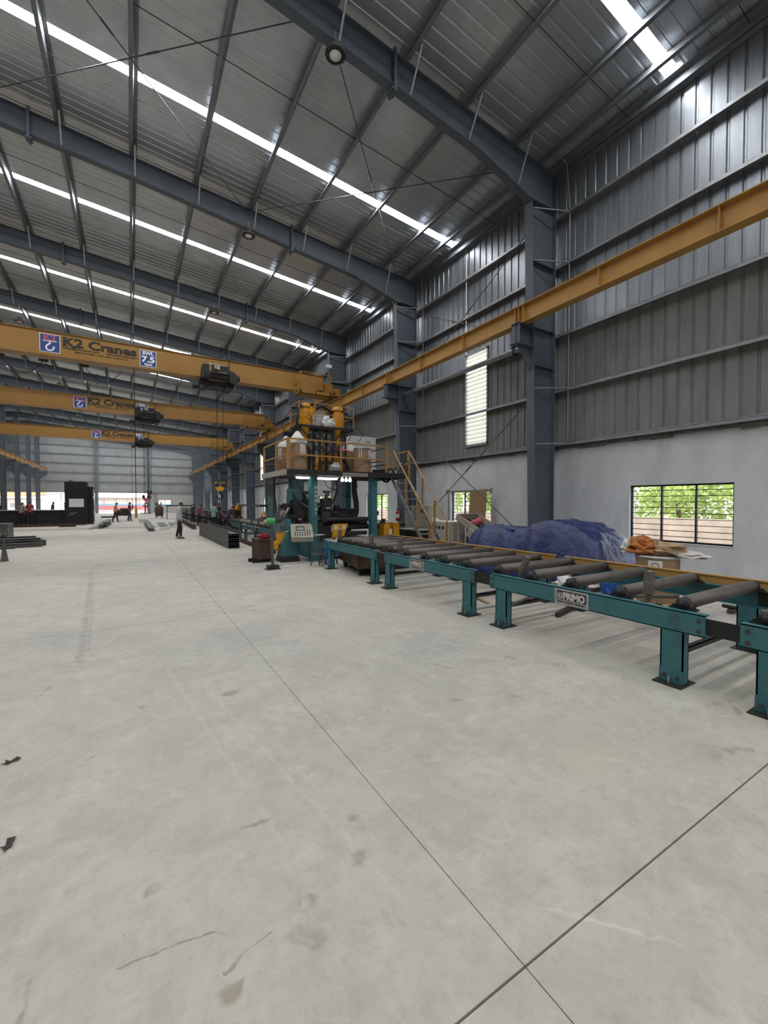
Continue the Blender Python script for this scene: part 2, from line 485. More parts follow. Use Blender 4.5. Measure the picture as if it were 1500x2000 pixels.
# ---- ribbed sheet profile: 4 pans and 4 ribs over one unit of width
def rib_profile(depth):
    pts = []
    for i in range(4):
        a = i * 0.25
        pts += [(a + 0.0, 0), (a + 0.095, 0), (a + 0.112, depth), (a + 0.140, depth), (a + 0.157, 0)]
    pts.append((1.0, 0))
    return pts
PROF = rib_profile(0.028)

def wall_sheet(name, m, outward):
    """unit high ribbed cladding sheet; y runs 0..1, ribs stand outward"""
    vs, fs = [], []
    for z in (0, 1):
        for t, d in PROF: vs.append((outward * d, t, z))
    n = len(PROF)
    for i in range(n - 1): fs.append((i, i + 1, n + i + 1, n + i))
    me = bpy.data.meshes.new(name); me.from_pydata(vs, [], fs); me.materials.append(MATS[m])
    return me

# ---- right-hand wall: plastered masonry below, sheets above
NW = 12
WIN = [(3.40 + 6.28 * i, 5.35 + 6.28 * i) for i in range(-3, NW)]
WZ0, WZ1, MZ = 0.80, 2.03, 3.10
mb = MB()
mb.box((XW, YB, 0), (XW + 0.23, YE, WZ0)); mb.box((XW, YB, WZ1), (XW + 0.23, YE, MZ))
prev = YB
for a, b in WIN:
    if a > YE: break
    mb.box((XW, prev, WZ0), (XW + 0.23, a, WZ1)); prev = b
mb.box((XW, prev, WZ0), (XW + 0.23, YE, WZ1))
wr = struct(mb.build('wall_right', 'plaster'))
# rough mortar along the masonry head, and the broken corners of the second opening
mb = MB()
y = 0.9
while y < 40:
    dy = random.uniform(0.25, 0.7)
    mb.box((XW - random.uniform(0.004, 0.016), y, MZ - random.uniform(0.03, 0.10)), (XW + 0.1, y + dy, MZ + 0.012))
    y += dy
mb.build('mortar_band', 'raw_cement', wr)
for ya, yb in ((9.62, 9.74), (11.72, 11.90)):
    MB().box((XW - 0.012, ya, WZ1 - 0.10), (XW + 0.05, yb, WZ1 + 0.07)).build('broken_corner', 'raw_cement', wr)
MB().box((XW - 0.006, 9.72, WZ1 - 0.02), (XW + 0.05, 11.8, WZ1 + 0.03)).build('broken_corner', 'raw_cement', wr)
MB().box((XW - 0.005, 11.72, WZ0), (XW + 0.05, 11.80, WZ1)).build('broken_corner', 'raw_cement', wr)

SW = 1.06
up_me = wall_sheet('cladding_sheet', 'sheet_upper', 1)
lo_me = wall_sheet('cladding_sheet', 'sheet_lower', 1)
ZT = 6.04
def put_sheet(me, y, z0, z1, x=XW + 0.02):
    o = link('cladding_sheet', me, wr, (x, y, z0)); o.scale = (1, SW, z1 - z0)
LOUVRE_I = (0, 25, 50)
i = -27
while 9.83 + SW * i < YE:
    y = 9.83 + SW * i
    if i in LOUVRE_I:
        put_sheet(lo_me, y, MZ - 0.02, 3.54); put_sheet(up_me, y, 6.62, 10.5)
    else:
        put_sheet(lo_me, y, MZ - 0.02, ZT + 0.02); put_sheet(up_me, y, ZT, 10.5, XW + 0.016)
    i += 1
# girts, one length per bay and level
gm = MB().box((-0.19, 0, -0.012), (0.0, BAY, 0.0)).box((-0.19, 0, -0.075), (-0.18, BAY, 0)).box((-0.012, 0, 0), (0, BAY, 0.06)).mesh('girt')
gm.materials.append(MATS['galvanised'])
for k in range(-2, 11):
    for z in (9.10, 7.82, 6.04, 4.60, 3.20):
        link('girt', gm, wr, (XW + 0.012, YK(k), z))
    mb = MB().path([(9.35, YK(k) + BAY - 0.40, 10.36), (9.62, YK(k) + BAY - 0.42, 10.25), (9.655, YK(k) + BAY - 0.48, 9.05), (9.655, YK(k) + BAY - 0.48, 3.15)], 0.014, 6)
    mb.build('sag_pipe', 'galvanised', wr)

# ---- louvre panels let into the cladding
def louvre(i, label):
    y = 9.83 + SW * i
    t = thing('louvre_panel', label, 'louvre', (XW, y, 3.54), group='white louvre panels in the sheeted wall')
    MB().box((-0.03, 0, 0), (0.06, 0.05, 3.08)).box((-0.03, SW - 0.05, 0), (0.06, SW, 3.08)).box((-0.03, 0, -0.04), (0.06, SW, 0.05)).box((-0.03, 0, 3.03), (0.06, SW, 3.10)).build('louvre_frame', 'galvanised', t)
    bl = MB().prism([(-0.02, 0.05, 0.0), (0.055, 0.05, 0.125), (0.062, 0.05, 0.122), (-0.012, 0.05, -0.004)], (0, SW - 0.10, 0)).mesh('louvre_blade')
    bl.materials.append(MATS['louvre_white'])
    for q in range(22):
        link('louvre_blade', bl, t, (0, 0, 0.06 + q * 0.135))
louvre(0, 'tall white louvre panel beside the first wall bracing, nearest the camera')
louvre(25, 'tall white louvre panel far along the wall behind the welding platform')

# ---- windows in the masonry: steel frame, mullions, bars and wire mesh
def window(n, a, b, x=XW, full=False, bars=True):
    t = struct(link('window_%d' % n, None, None, (x + 0.09, a, WZ0)))
    W, H = b - a, WZ1 - WZ0
    MB().box((-0.02, 0, 0), (0.03, 0.035, H)).box((-0.02, W - 0.035, 0), (0.03, W, H)).box((-0.02, 0, 0), (0.03, W, 0.035)).box((-0.02, 0, H - 0.035), (0.03, W, H)).build('window_frame', 'dark_iron', t)
    for q in (1, 2):
        MB().box((-0.025, W * q / 3 - 0.017, 0.03), (0.025, W * q / 3 + 0.017, H - 0.03)).build('mullion', 'dark_iron', t)
    bm_ = MB().box((-0.006, 0.03, -0.007), (0.006, W - 0.03, 0.007)).mesh('security_bar'); bm_.materials.append(MATS['dark_iron'])
    for q in range(1, 10):
        link('security_bar', bm_, t, (0, 0, H * q / 10))
    if full:
        mm = MB()
        for q in range(int(W / 0.026)): mm.box((0.028, q * 0.026, 0), (0.030, q * 0.026 + 0.0018, H))
        for q in range(int(H / 0.026)): mm.box((0.028, 0, q * 0.026), (0.030, W, q * 0.026 + 0.0018))
        o = mm.build('wire_mesh', 'galvanised', t); o['kind'] = 'stuff'
    MB().box((-0.09 - 0.012, -0.01, -0.02), (-0.02, W + 0.01, 0.0)).build('window_sill', 'paper_white', t)
n = 1
for a, b in WIN[3:]:
    if b > YE: break
    window(n, a, b, full=(n <= 2)); n += 1

# ---- far end wall
we = struct(MB().box((2.2, YE, 0), (3.75, YE + 0.23, MZ)).box((5.6, YE, 0), (XW + 0.2, YE + 0.23, MZ)).box((3.75, YE, 0), (5.6, YE + 0.23, 1.2)).box((3.75, YE, 2.1), (5.6, YE + 0.23, MZ)).build('wall_far', 'plaster_end'))
es = wall_sheet('cladding_sheet', 'sheet_end', 1)
x = XL
while x < XW + 0.2:
    o = link('cladding_sheet', es, we, (x + SW, YE + 0.02, MZ - 0.03)); o.rotation_euler = (0, 0, PI / 2)
    o.scale = (1, SW, max(ZR(x + SW), ZR(x)) + 0.1 - MZ)
    x += SW
for z in (3.18, 4.78, 6.08, 7.45, 8.75, 10.0, 11.2):
    hx = XW if z < 10.3 else XR + (12.4 - z) / 0.095
    lx = 2 * XR - hx
    MB().box((max(lx, XL), YE - 0.17, z - 0.012), (hx, YE + 0.02, z)).box((max(lx, XL), YE - 0.17, z - 0.08), (hx, YE - 0.16, z)).build('girt', 'galvanised', we)
for xc in (-4.4, 2.4, -18, -25):
    MB().box((xc - 0.22, YE - 0.42, 0), (xc + 0.22, YE - 0.40, ZR(xc) - 0.2)).box((xc - 0.01, YE - 0.4, 0), (xc + 0.01, YE - 0.2, ZR(xc) - 0.2)).box((xc - 0.22, YE - 0.2, 0), (xc + 0.22, YE - 0.18, ZR(xc) - 0.2)).build('wind_column', 'frame_blue', we)
t = struct(link('window_30', None, None, (3.75, YE + 0.1, 1.2)))
MB().box((0, -0.02, 0), (0.05, 0.03, 0.9)).box((1.8, -0.02, 0), (1.85, 0.03, 0.9)).box((0, -0.02, 0), (1.85, 0.03, 0.05)).box((0, -0.02, 0.85), (1.85, 0.03, 0.9)).build('window_frame', 'dark_iron', t)
MB().box((0.9, -0.02, 0), (0.95, 0.03, 0.9)).build('mullion', 'dark_iron', t)
# ---- outer wall of the neighbouring span, and the wall behind the camera
wl = struct(MB().box((XL - 0.23, YB, 0), (XL, YE, MZ)).box((XL - 0.05, YB, MZ), (XL, YE, 10.5)).build('wall_left', 'sheet_end'))
struct(MB().box((XL, YB - 0.05, 0), (XW + 0.23, YB, 12.4)).build('wall_back', 'sheet_end'))

# ---- roof: ribbed sheets, translucent strips, purlins
ce = struct(link('ceiling', None))
def roof_sheet_mesh(xa, xb):
    vs, fs = [], []
    for xx in (xa, xb):
        for t_, d in PROF: vs.append((xx, t_, ZR(xx) + d * 0.5))
    n_ = len(PROF)
    for q in range(n_ - 1): fs.append((q, q + 1, n_ + q + 1, n_ + q))
    me = bpy.data.meshes.new('roof_sheet'); me.from_pydata(vs, [], fs); me.materials.append(MATS['roof_sheet'])
    return me
rs_r = roof_sheet_mesh(XW + 0.3, XR)
rs_l = roof_sheet_mesh(XR, XL - 0.3)
ROWS = [-14.3, -8.05, -1.8, 4.48, 11.2, 16.95, 23.05, 29.3] + [29.3 + 6.22 * q for q in range(1, 8)]
STRIP = 0.25
edges = [YB] + [e for y_ in ROWS for e in (y_ - STRIP / 2, y_ + STRIP / 2)] + [YE + 0.3]
for q in range(0, len(edges), 2):
    a, b = edges[q], edges[q + 1]
    n_ = max(1, round((b - a) / 1.0)); wd = (b - a) / n_
    for s_ in range(n_):
        o = link('roof_sheet', rs_r, ce, (0, a + s_ * wd, 0)); o.scale = (1, wd, 1)
n_ = 90; wd = (YE + 0.3 - YB) / n_
for s_ in range(n_):
    o = link('roof_sheet', rs_l, ce, (0, YB + s_ * wd, 0)); o.scale = (1, wd, 1)
def strip_mesh(xa, xb):
    vs, fs = [], []
    for q in range(8):
        xx = xa + (xb - xa) * q / 7
        vs += [(xx, -STRIP / 2, ZR(xx) + 0.004), (xx, STRIP / 2, ZR(xx) + 0.004)]
        if q: fs.append((2 * q - 2, 2 * q - 1, 2 * q + 1, 2 * q))
    me = bpy.data.meshes.new('rooflight_strip'); me.from_pydata(vs, [], fs); me.materials.append(MATS['rooflight'])
    return me
st_r = strip_mesh(XW - 0.05, XR)
for y_ in ROWS:
    link('rooflight_strip', st_r, ce, (0, y_, 0))
# ridge and eave closing pieces keep the sky out
MB().box((XR - 0.3, YB, ZR(XR) + 0.03), (XR + 0.3, YE + 0.3, ZR(XR) + 0.05)).build('ridge_cap', 'roof_sheet', ce)
MB().box((XW + 0.02, YB, 10.30), (XW + 0.34, YE + 0.3, 10.33)).build('eave_gutter', 'galvanised', ce)

PX = [0.17 + 1.6 * j for j in range(-7, 6)] + [9.08]
def purlin_mesh(length=BAY):
    m_ = MB()
    m_.box((-0.004, 0, -0.23), (0.004, length, 0)).box((0, 0, -0.007), (0.08, length, 0)).box((-0.08, 0, -0.23), (0, length, -0.223)).box((-0.081, 0, -0.23), (-0.075, length, -0.205))
    me = m_.mesh('purlin'); me.materials.append(MATS['purlin_steel'])
    return me
pm = purlin_mesh()
for k in range(-2, 11):
    for x in PX:
        o = link('purlin', pm, ce, (x, YK(k), ZR(x) - 0.004)); o.rotation_euler = (0, math.atan(0.095), 0)
    # eave strut and sag rods of the bay
    MB().box((XW - 0.16, 0, -0.2), (XW - 0.15, BAY, 0)).box((XW - 0.16, 0, -0.2), (XW, BAY, -0.19)).box((XW - 0.30, 0, -0.01), (XW, BAY, 0)).build('eave_strut', 'purlin_steel', ce, (0, YK(k), 10.35))
    for dy in (2.15, 4.3):
        MB().bar((XW - 0.2, YK(k) + dy, ZR(XW) - 0.15), (XR, YK(k) + dy, ZR(XR) - 0.15), 0.012, 0.012).build('sag_rod', 'dark_iron', ce)

# ================================================================== STEEL FRAMES
FR_LAB = ['slate grey steel portal frame closest to the camera, first of the row', 'second steel portal frame from the camera', 'third steel portal frame from the camera',
          'fourth steel portal frame from the camera', 'fifth steel portal frame from the camera', 'sixth steel portal frame from the camera',
          'seventh steel portal frame from the camera', 'eighth steel portal frame from the camera', 'ninth steel portal frame from the camera',
          'tenth steel portal frame from the camera', 'eleventh steel portal frame, last before the end wall', 'twelfth steel portal frame, standing against the end wall']
def poly_flange(mb, pts, wd, th):
    for p, q in zip(pts[:-1], pts[1:]):
        mb.bar((p[0], 0, p[1]), (q[0], 0, q[1]), wd, th)
def make_frame():
    f = thing('portal_frame', FR_LAB[0], 'steel frame', (0, YK(0), 0), group='steel portal frames of the hall')
    # right column, tapering
    mb = MB()
    mb.prism([(8.92, -0.007, 0), (9.6, -0.007, 0), (9.6, -0.007, 9.25), (8.68, -0.007, 9.25)], (0, 0.014, 0))
    poly_flange(mb, [(8.92, 0), (8.68, 9.25)], 0.24, 0.018)
    poly_flange(mb, [(9.6, 0), (9.6, 10.15)], 0.24, 0.018)
    for z in (5.15, 6.1, 7.75, 9.23):
        xin = 8.92 - 0.24 * z / 9.25
        mb.box((xin, -0.11, z - 0.008), (9.6, 0.11, z + 0.008))
    mb.box((8.62, -0.14, 9.23), (9.66, 0.14, 9.27))
    mb.box((8.86, -0.2, 0), (9.66, 0.2, 0.03))
    mb.build('column', 'frame_blue', f)
    # corbel that carries the runway beam
    mb = MB()
    mb.box((8.22, -0.008, 5.60), (8.80, 0.008, 6.08)).box((8.20, -0.13, 6.075), (8.80, 0.13, 6.095)).box((8.16, -0.13, 5.58), (8.80, 0.13, 5.60))
    mb.box((8.25, -0.12, 5.6), (8.27, 0.12, 6.08))
    mb.prism([(8.30, -0.008, 5.58), (8.80, -0.008, 5.58), (8.81, -0.008, 4.95)], (0, 0.016, 0))
    mb.build('corbel', 'frame_blue', f)
    # rafters either side of the ridge
    top = [(9.6, ZR(9.6) - 0.24), (XR, ZR(XR) - 0.24)]
    bot = [(8.68, 9.27), (6.9, 9.74), (0.17, 10.52), (-8.0, 11.22), (-10.9, 11.5), (XR, 11.5)]
    def rafter(mir):
        fx = (lambda x: 2 * XR - x) if mir else (lambda x: x)
        mb = MB()
        mb.prism([(fx(x), -0.006, z) for x, z in [(9.6, 9.27)] + top + bot[::-1]], (0, 0.012, 0))
        poly_flange(mb, [(fx(x), z) for x, z in top], 0.2, 0.016)
        poly_flange(mb, [(fx(x), z) for x, z in bot], 0.2, 0.016)
        return mb
    ra = rafter(False).build('rafter', 'frame_blue', f)
    rafter(True).build('rafter', 'frame_blue', f)
    for x in (4.62, -2.05):
        zb = 10.52 - (x - 0.17) * 0.116 if x > 0.17 else 10.52 - (x - 0.17) * 0.0857
        MB().box((x - 0.03, -0.13, zb - 0.13), (x + 0.03, 0.13, ZR(x) - 0.16)).box((x - 0.07, -0.1, zb - 0.1), (x + 0.07, 0.1, zb - 0.06)).build('splice_plate', 'frame_blue', f)
    # internal column under the ridge, with corbels on both sides, and the far outer column
    mb = MB()
    mb.box((-11.5, -0.12, 0), (-11.48, 0.12, 11.5)).box((-11.02, -0.12, 0), (-11.0, 0.12, 11.5)).box((-11.48, -0.007, 0), (-11.02, 0.007, 11.5))
    mb.build('inner_column', 'frame_blue', f)
    for s in (1, -1):
        fx = lambda d: XR + s * d
        mb = MB().box((fx(0.25), -0.13, 6.07), (fx(1.1), 0.13, 6.095)).box((fx(0.25), -0.008, 5.6), (fx(1.08), 0.008, 6.08)).box((fx(0.25), -0.13, 5.58), (fx(1.1), 0.13, 5.6))
        mb.prism([(fx(0.25), -0.008, 5.58), (fx(0.95), -0.008, 5.58), (fx(0.25), -0.008, 4.9)], (0, 0.016, 0))
        mb.build('inner_corbel', 'frame_blue', f)
    MB().box((XL + 0.2, -0.12, 0), (XL + 0.9, -0.1, 9.27)).box((XL + 0.2, 0.1, 0), (XL + 0.9, 0.12, 9.27)).box((XL + 0.5, -0.1, 0), (XL + 0.52, 0.1, 9.27)).build('outer_column', 'frame_blue', f)
    # light angle braces from each purlin to the bottom flange, and from the girts to the column
    for x in PX + [9.3]:
        if x > 8.7: continue
        xs = [p for p in zip(bot[:-1], bot[1:]) if p[1][0] <= x <= p[0][0]]
        if not xs: continue
        (xa, za), (xb, zb) = xs[0]
        z = za + (zb - za) * (x - xa) / (xb - xa)
        MB().bar((x + 0.03, -0.5, ZR(x) - 0.2), (x + 0.03, -0.1, z + 0.03), 0.035, 0.012).build('flange_brace', 'bare_steel', f)
    for z in (9.02, 7.74, 4.55, 3.14):
        xin = 8.92 - 0.24 * z / 9.25
        MB().tube((xin + 0.02, -0.12, z), (9.645, -0.48, z + 0.03), 0.018, 6).build('girt_brace', 'galvanised', f)
    return f
fr0 = make_frame()
FRAMES = [fr0]
for k in range(1, 12):
    f = copy_tree(fr0); f.location = (0, YK(k), 0); f['label'] = FR_LAB[k]; FRAMES.append(f)

# ---- bracing rods in the roof and the wall of the first full bay
def rod(name, p, q, r, label, group):
    o = MB().tube(p, q, r, 6, cap=True)
    d = (Vector(q) - Vector(p)); m_ = Vector(p) + d * 0.42
    o.tube(m_, m_ + d.normalized() * 0.28, r * 1.7, 6)
    tag(o.build(name, 'rod_steel'), label, 'brace rod', group)
RB = [(8.75, 3.2, 'close to the eave'), (3.2, -3.0, 'over the middle of the aisle'), (-3.0, -9.2, 'towards the ridge')]
for a, b, wds in RB:
    za, zb = ZR(a) - 0.34, ZR(b) - 0.34
    rod('roof_brace', (a, YK(0) + 0.03, za), (b, YK(1) - 0.03, zb), 0.013, 'roof bracing rod ' + wds + ', far end nearer the ridge', 'roof bracing rods')
    rod('roof_brace', (b, YK(0) + 0.03, zb), (a, YK(1) - 0.03, za), 0.013, 'roof bracing rod ' + wds + ', far end nearer the eave', 'roof bracing rods')
rod('wall_brace', (9.2, YK(0) + 0.02, 4.62), (9.2, YK(1) - 0.02, -0.0 + 0.25), 0.014, 'lower wall brace crossing the second window, high end at the first column', 'wall bracing rods')
rod('wall_brace', (9.2, YK(1) - 0.02, 4.75), (9.2, YK(0) + 0.02, 0.35), 0.014, 'lower wall brace crossing the second window, low end behind the tarpaulin', 'wall bracing rods')
rod('wall_brace', (9.2, YK(0) + 0.02, 9.1), (9.2, YK(1) - 0.02, 5.9), 0.013, 'upper wall bracing rod above the louvre, high end at the first column', 'wall bracing rods')
rod('wall_brace', (9.2, YK(1) - 0.02, 9.0), (9.2, YK(0) + 0.02, 5.9), 0.013, 'upper wall bracing rod above the louvre, low end at the first corbel', 'wall bracing rods')
for k in (6,):
    rod('wall_brace', (9.2, YK(k) + 0.02, 4.62), (9.2, YK(k + 1) - 0.02, 0.25), 0.014, 'wall bracing rod in the far bay, high end towards the camera', 'wall bracing rods')
    rod('wall_brace', (9.2, YK(k + 1) - 0.02, 4.75), (9.2, YK(k) + 0.02, 0.35), 0.014, 'wall bracing rod in the far bay, low end towards the camera', 'wall bracing rods')
t = thing('strut_tube', 'grey round strut tube running from the first corbel to the second', 'strut', (9.05, YK(0), 5.78))
MB().tube((0, 0.05, 0), (0, BAY - 0.05, 0), 0.075, 12).build('tube', 'galvanised', t)
for yy in (0.75, BAY - 0.75):
    MB().box((-0.09, yy - 0.015, -0.13), (0.09, yy + 0.015, 0.13)).box((-0.05, yy - 0.03, 0.05), (0.05, yy + 0.03, 0.16)).build('flange_plate', 'frame_blue', t)

# ================================================================== RUNWAY BEAMS
def runway(x, k0, k1, label):
    t = thing('crane_runway', label, 'crane rail', (x, 0, 6.10), group='yellow crane runways')
    for k in range(k0, k1):
        y0, y1 = YK(k) + 0.006, YK(k + 1) - 0.006
        m_ = ibeam_y(MB(), 0, 0, 0.45, y0, y1, 0.24, 0.018, 0.012)
        m_.build('runway_beam', 'rail_yellow', t)
        for yy in [y0 + 0.02, y0 + 0.12] + [y0 + BAY * q / 3 for q in (1, 2)] + [y1 - 0.12]:
            for s in (-1, 1):
                MB().box((s * 0.006, yy - 0.006, 0.018), (s * 0.105, yy + 0.006, 0.432)).build('stiffener', 'rail_yellow', t)
    MB().box((-0.03, YK(k0), 0.45), (0.03, YK(k1), 0.505)).build('rail', 'dark_iron', t)
    return t
runway(8.45, -1, 11, 'yellow crane runway beam along the sheeted side wall')
runway(-10.3, 6, 11, 'yellow crane runway beam on the inner column row')

# ================================================================== CRANES
GZ0, GZ1 = 7.0, 7.88
def make_crane(yc, swl, label, festoon=False):
    t = thing('bridge_crane', label, 'crane', (0, yc, 0), group='yellow single girder bridge cranes')
    g = MB()
    g.box((-10.1, -0.2, GZ0 + 0.02), (8.22, 0.2, GZ1 - 0.02)).box((-10.1, -0.24, GZ1 - 0.02), (8.25, 0.24, GZ1)).box((-10.1, -0.27, GZ0 - 0.005), (7.4, 0.27, GZ0 + 0.02))
    for x in (-7.5, -3.2, 4.6, 7.0): g.box((x - 0.008, -0.204, GZ0 + 0.02), (x + 0.008, 0.204, GZ1 - 0.02))
    gd = g.build('girder', 'crane_yellow', t)
    for x, s in ((8.45, 1), (-10.3, -1)):
        e = MB().box((x - 0.13, -1.35, 6.72), (x + 0.13, 1.35, 7.02)).box((x - 0.2, -0.4, 7.02), (x + 0.2, 0.4, 7.5))
        for yy in (-1.32, 1.32): e.cbox((x, yy, 6.83), (0.2, 0.34, 0.34))
        ec = e.build('end_carriage', 'crane_yellow', t)
        for yy in (-1.3, 1.3):
            MB().tube((x - 0.05, yy, 6.755), (x + 0.05, yy, 6.755), 0.145, 16).build('wheel', 'dark_iron', ec)
            MB().tube((x - s * 0.145, yy, 6.80), (x - s * 0.11, yy, 6.80), 0.075, 12).build('axle_cap', 'dark_iron', ec)
    # service platform at the wall end, on the camera side
    p = MB().box((6.75, -1.05, 6.70), (8.28, -0.22, 6.725)).box((6.75, -1.05, 6.70), (8.28, -1.035, 6.86)).box((6.75, -1.05, 6.70), (6.765, -0.22, 6.86))
    pf = p.build('service_platform', 'crane_yellow', t)
    for x, yy in ((6.77, -1.03), (8.26, -1.03), (6.77, -0.3), (7.5, -1.03)):
        MB().box((x - 0.02, yy - 0.02, 6.72), (x + 0.02, yy + 0.02, 7.72)).build('rail_post', 'crane_yellow', pf)
    for z in (7.70, 7.25):
        MB().bar((6.77, -1.03, z), (8.26, -1.03, z), 0.025, 0.025).bar((6.77, -1.03, z), (6.77, -0.25, z), 0.025, 0.025).build('guard_rail', 'crane_yellow', pf)
    MB().tube((7.75, -0.45, 6.90), (8.15, -0.45, 6.90), 0.11, 14).box((7.85, -0.55, 6.98), (8.05, -0.35, 7.08)).build('travel_motor', 'dark_iron', t)
    # lettering and plates on the camera side
    F = -0.204
    lp = MB().box((-2.76, F - 0.003, 7.11), (-2.16, F, 7.77)).build('logo_border', 'print_white', t)
    MB().box((-2.74, F - 0.006, 7.13), (-2.18, F - 0.003, 7.75)).build('logo_panel', 'print_blue', lp)
    text('logo_letters', 'K2', 0.27, (-2.64, F - 0.007, 7.545), 'print_red', lp, bold=0.004, width=0.36)
    MB().box((-2.66, F - 0.009, 7.50), (-2.26, F - 0.006, 7.535)).build('logo_bar', 'print_cream', lp)
    hk = [(-2.47, 7.50), (-2.45, 7.44), (-2.50, 7.40), (-2.555, 7.345), (-2.575, 7.28), (-2.55, 7.215), (-2.49, 7.18), (-2.42, 7.19), (-2.365, 7.235), (-2.345, 7.295), (-2.35, 7.34)]
    hm = MB()
    for (a, b), (c, d) in zip(hk[:-1], hk[1:]): hm.bar((a, F - 0.008, b), (c, F - 0.008, d), 0.004, 0.055, up=(0, 1, 0)) if False else hm.bar((a, F - 0.008, b), (c, F - 0.008, d), 0.055, 0.004, up=(0, 1, 0))
    hm.build('logo_hook', 'print_white', lp)
    nm = text('crane_name', 'K2 Cranes', 0.44, (-2.08, F - 0.002, 7.44), 'print_black', t, bold=0.016, width=2.34)
    # slab serifs of the first letters
    MB().box((-2.11, F - 0.005, 7.73), (-1.92, F - 0.001, 7.755)).box((-2.11, F - 0.005, 7.43), (-1.92, F - 0.001, 7.455)).build('serif', 'print_black', nm).parent = t
    text('crane_email', 'sales@k2cranes.com', 0.1, (-2.08, F - 0.002, 7.335), 'print_black', t, bold=0.002, width=1.12)['kind'] = 'stuff'
    text('crane_web', 'www.k2cranes.com', 0.1, (-0.75, F - 0.002, 7.335), 'print_black', t, bold=0.002, width=1.02)['kind'] = 'stuff'
    text('crane_helpline', 'SERVICE HELP LINE: 1800-123-416-416', 0.085, (-1.72, F - 0.002, 7.225), 'print_black', t, bold=0.001, width=1.68)['kind'] = 'stuff'
    sp = MB().box((0.37, F - 0.003, 7.09), (0.95, F, 7.74)).build('load_border', 'print_white', t)
    MB().box((0.39, F - 0.006, 7.11), (0.93, F - 0.003, 7.72)).build('load_panel', 'print_blue', sp)
    text('load_swl', 'SWL', 0.17, (0.455, F - 0.007, 7.575), 'print_white', sp, bold=0.008, width=0.41)
    text('load_value', swl, 0.32, (0.43 if len(swl) > 2 else 0.47, F - 0.007, 7.285), 'print_white', sp, bold=0.012, width=0.46 if len(swl) > 2 else 0.37)
    text('load_unit', 'ton', 0.17, (0.52, F - 0.007, 7.145), 'print_white', sp, bold=0.006, width=0.28)
    # cable loops of the supply line behind the girder
    if festoon:
        for q in range(7):
            x0 = -9.0 + q * 1.25
            pts = [(x0 + 1.25 * u / 10, 0.55, 6.98 - 0.55 * math.sin(PI * u / 10)) for u in range(11)]
            MB().path(pts, 0.012, 5).build('festoon_cable', 'rubber', t)
            MB().box((x0 - 0.15, 0.5, 6.95), (x0 + 0.15, 0.6, 7.03)).build('cable_trolley', 'dark_iron', t)
    return t
cr1 = make_crane(19.7, '7.5', 'yellow bridge crane closest to the camera, with a 7.5 ton plate', True)
cr2 = make_crane(30.2, '10', 'middle yellow bridge crane with a 10 ton plate half behind its hoist')
cr3 = make_crane(43.6, '10', 'farthest yellow bridge crane with a 10 ton plate')

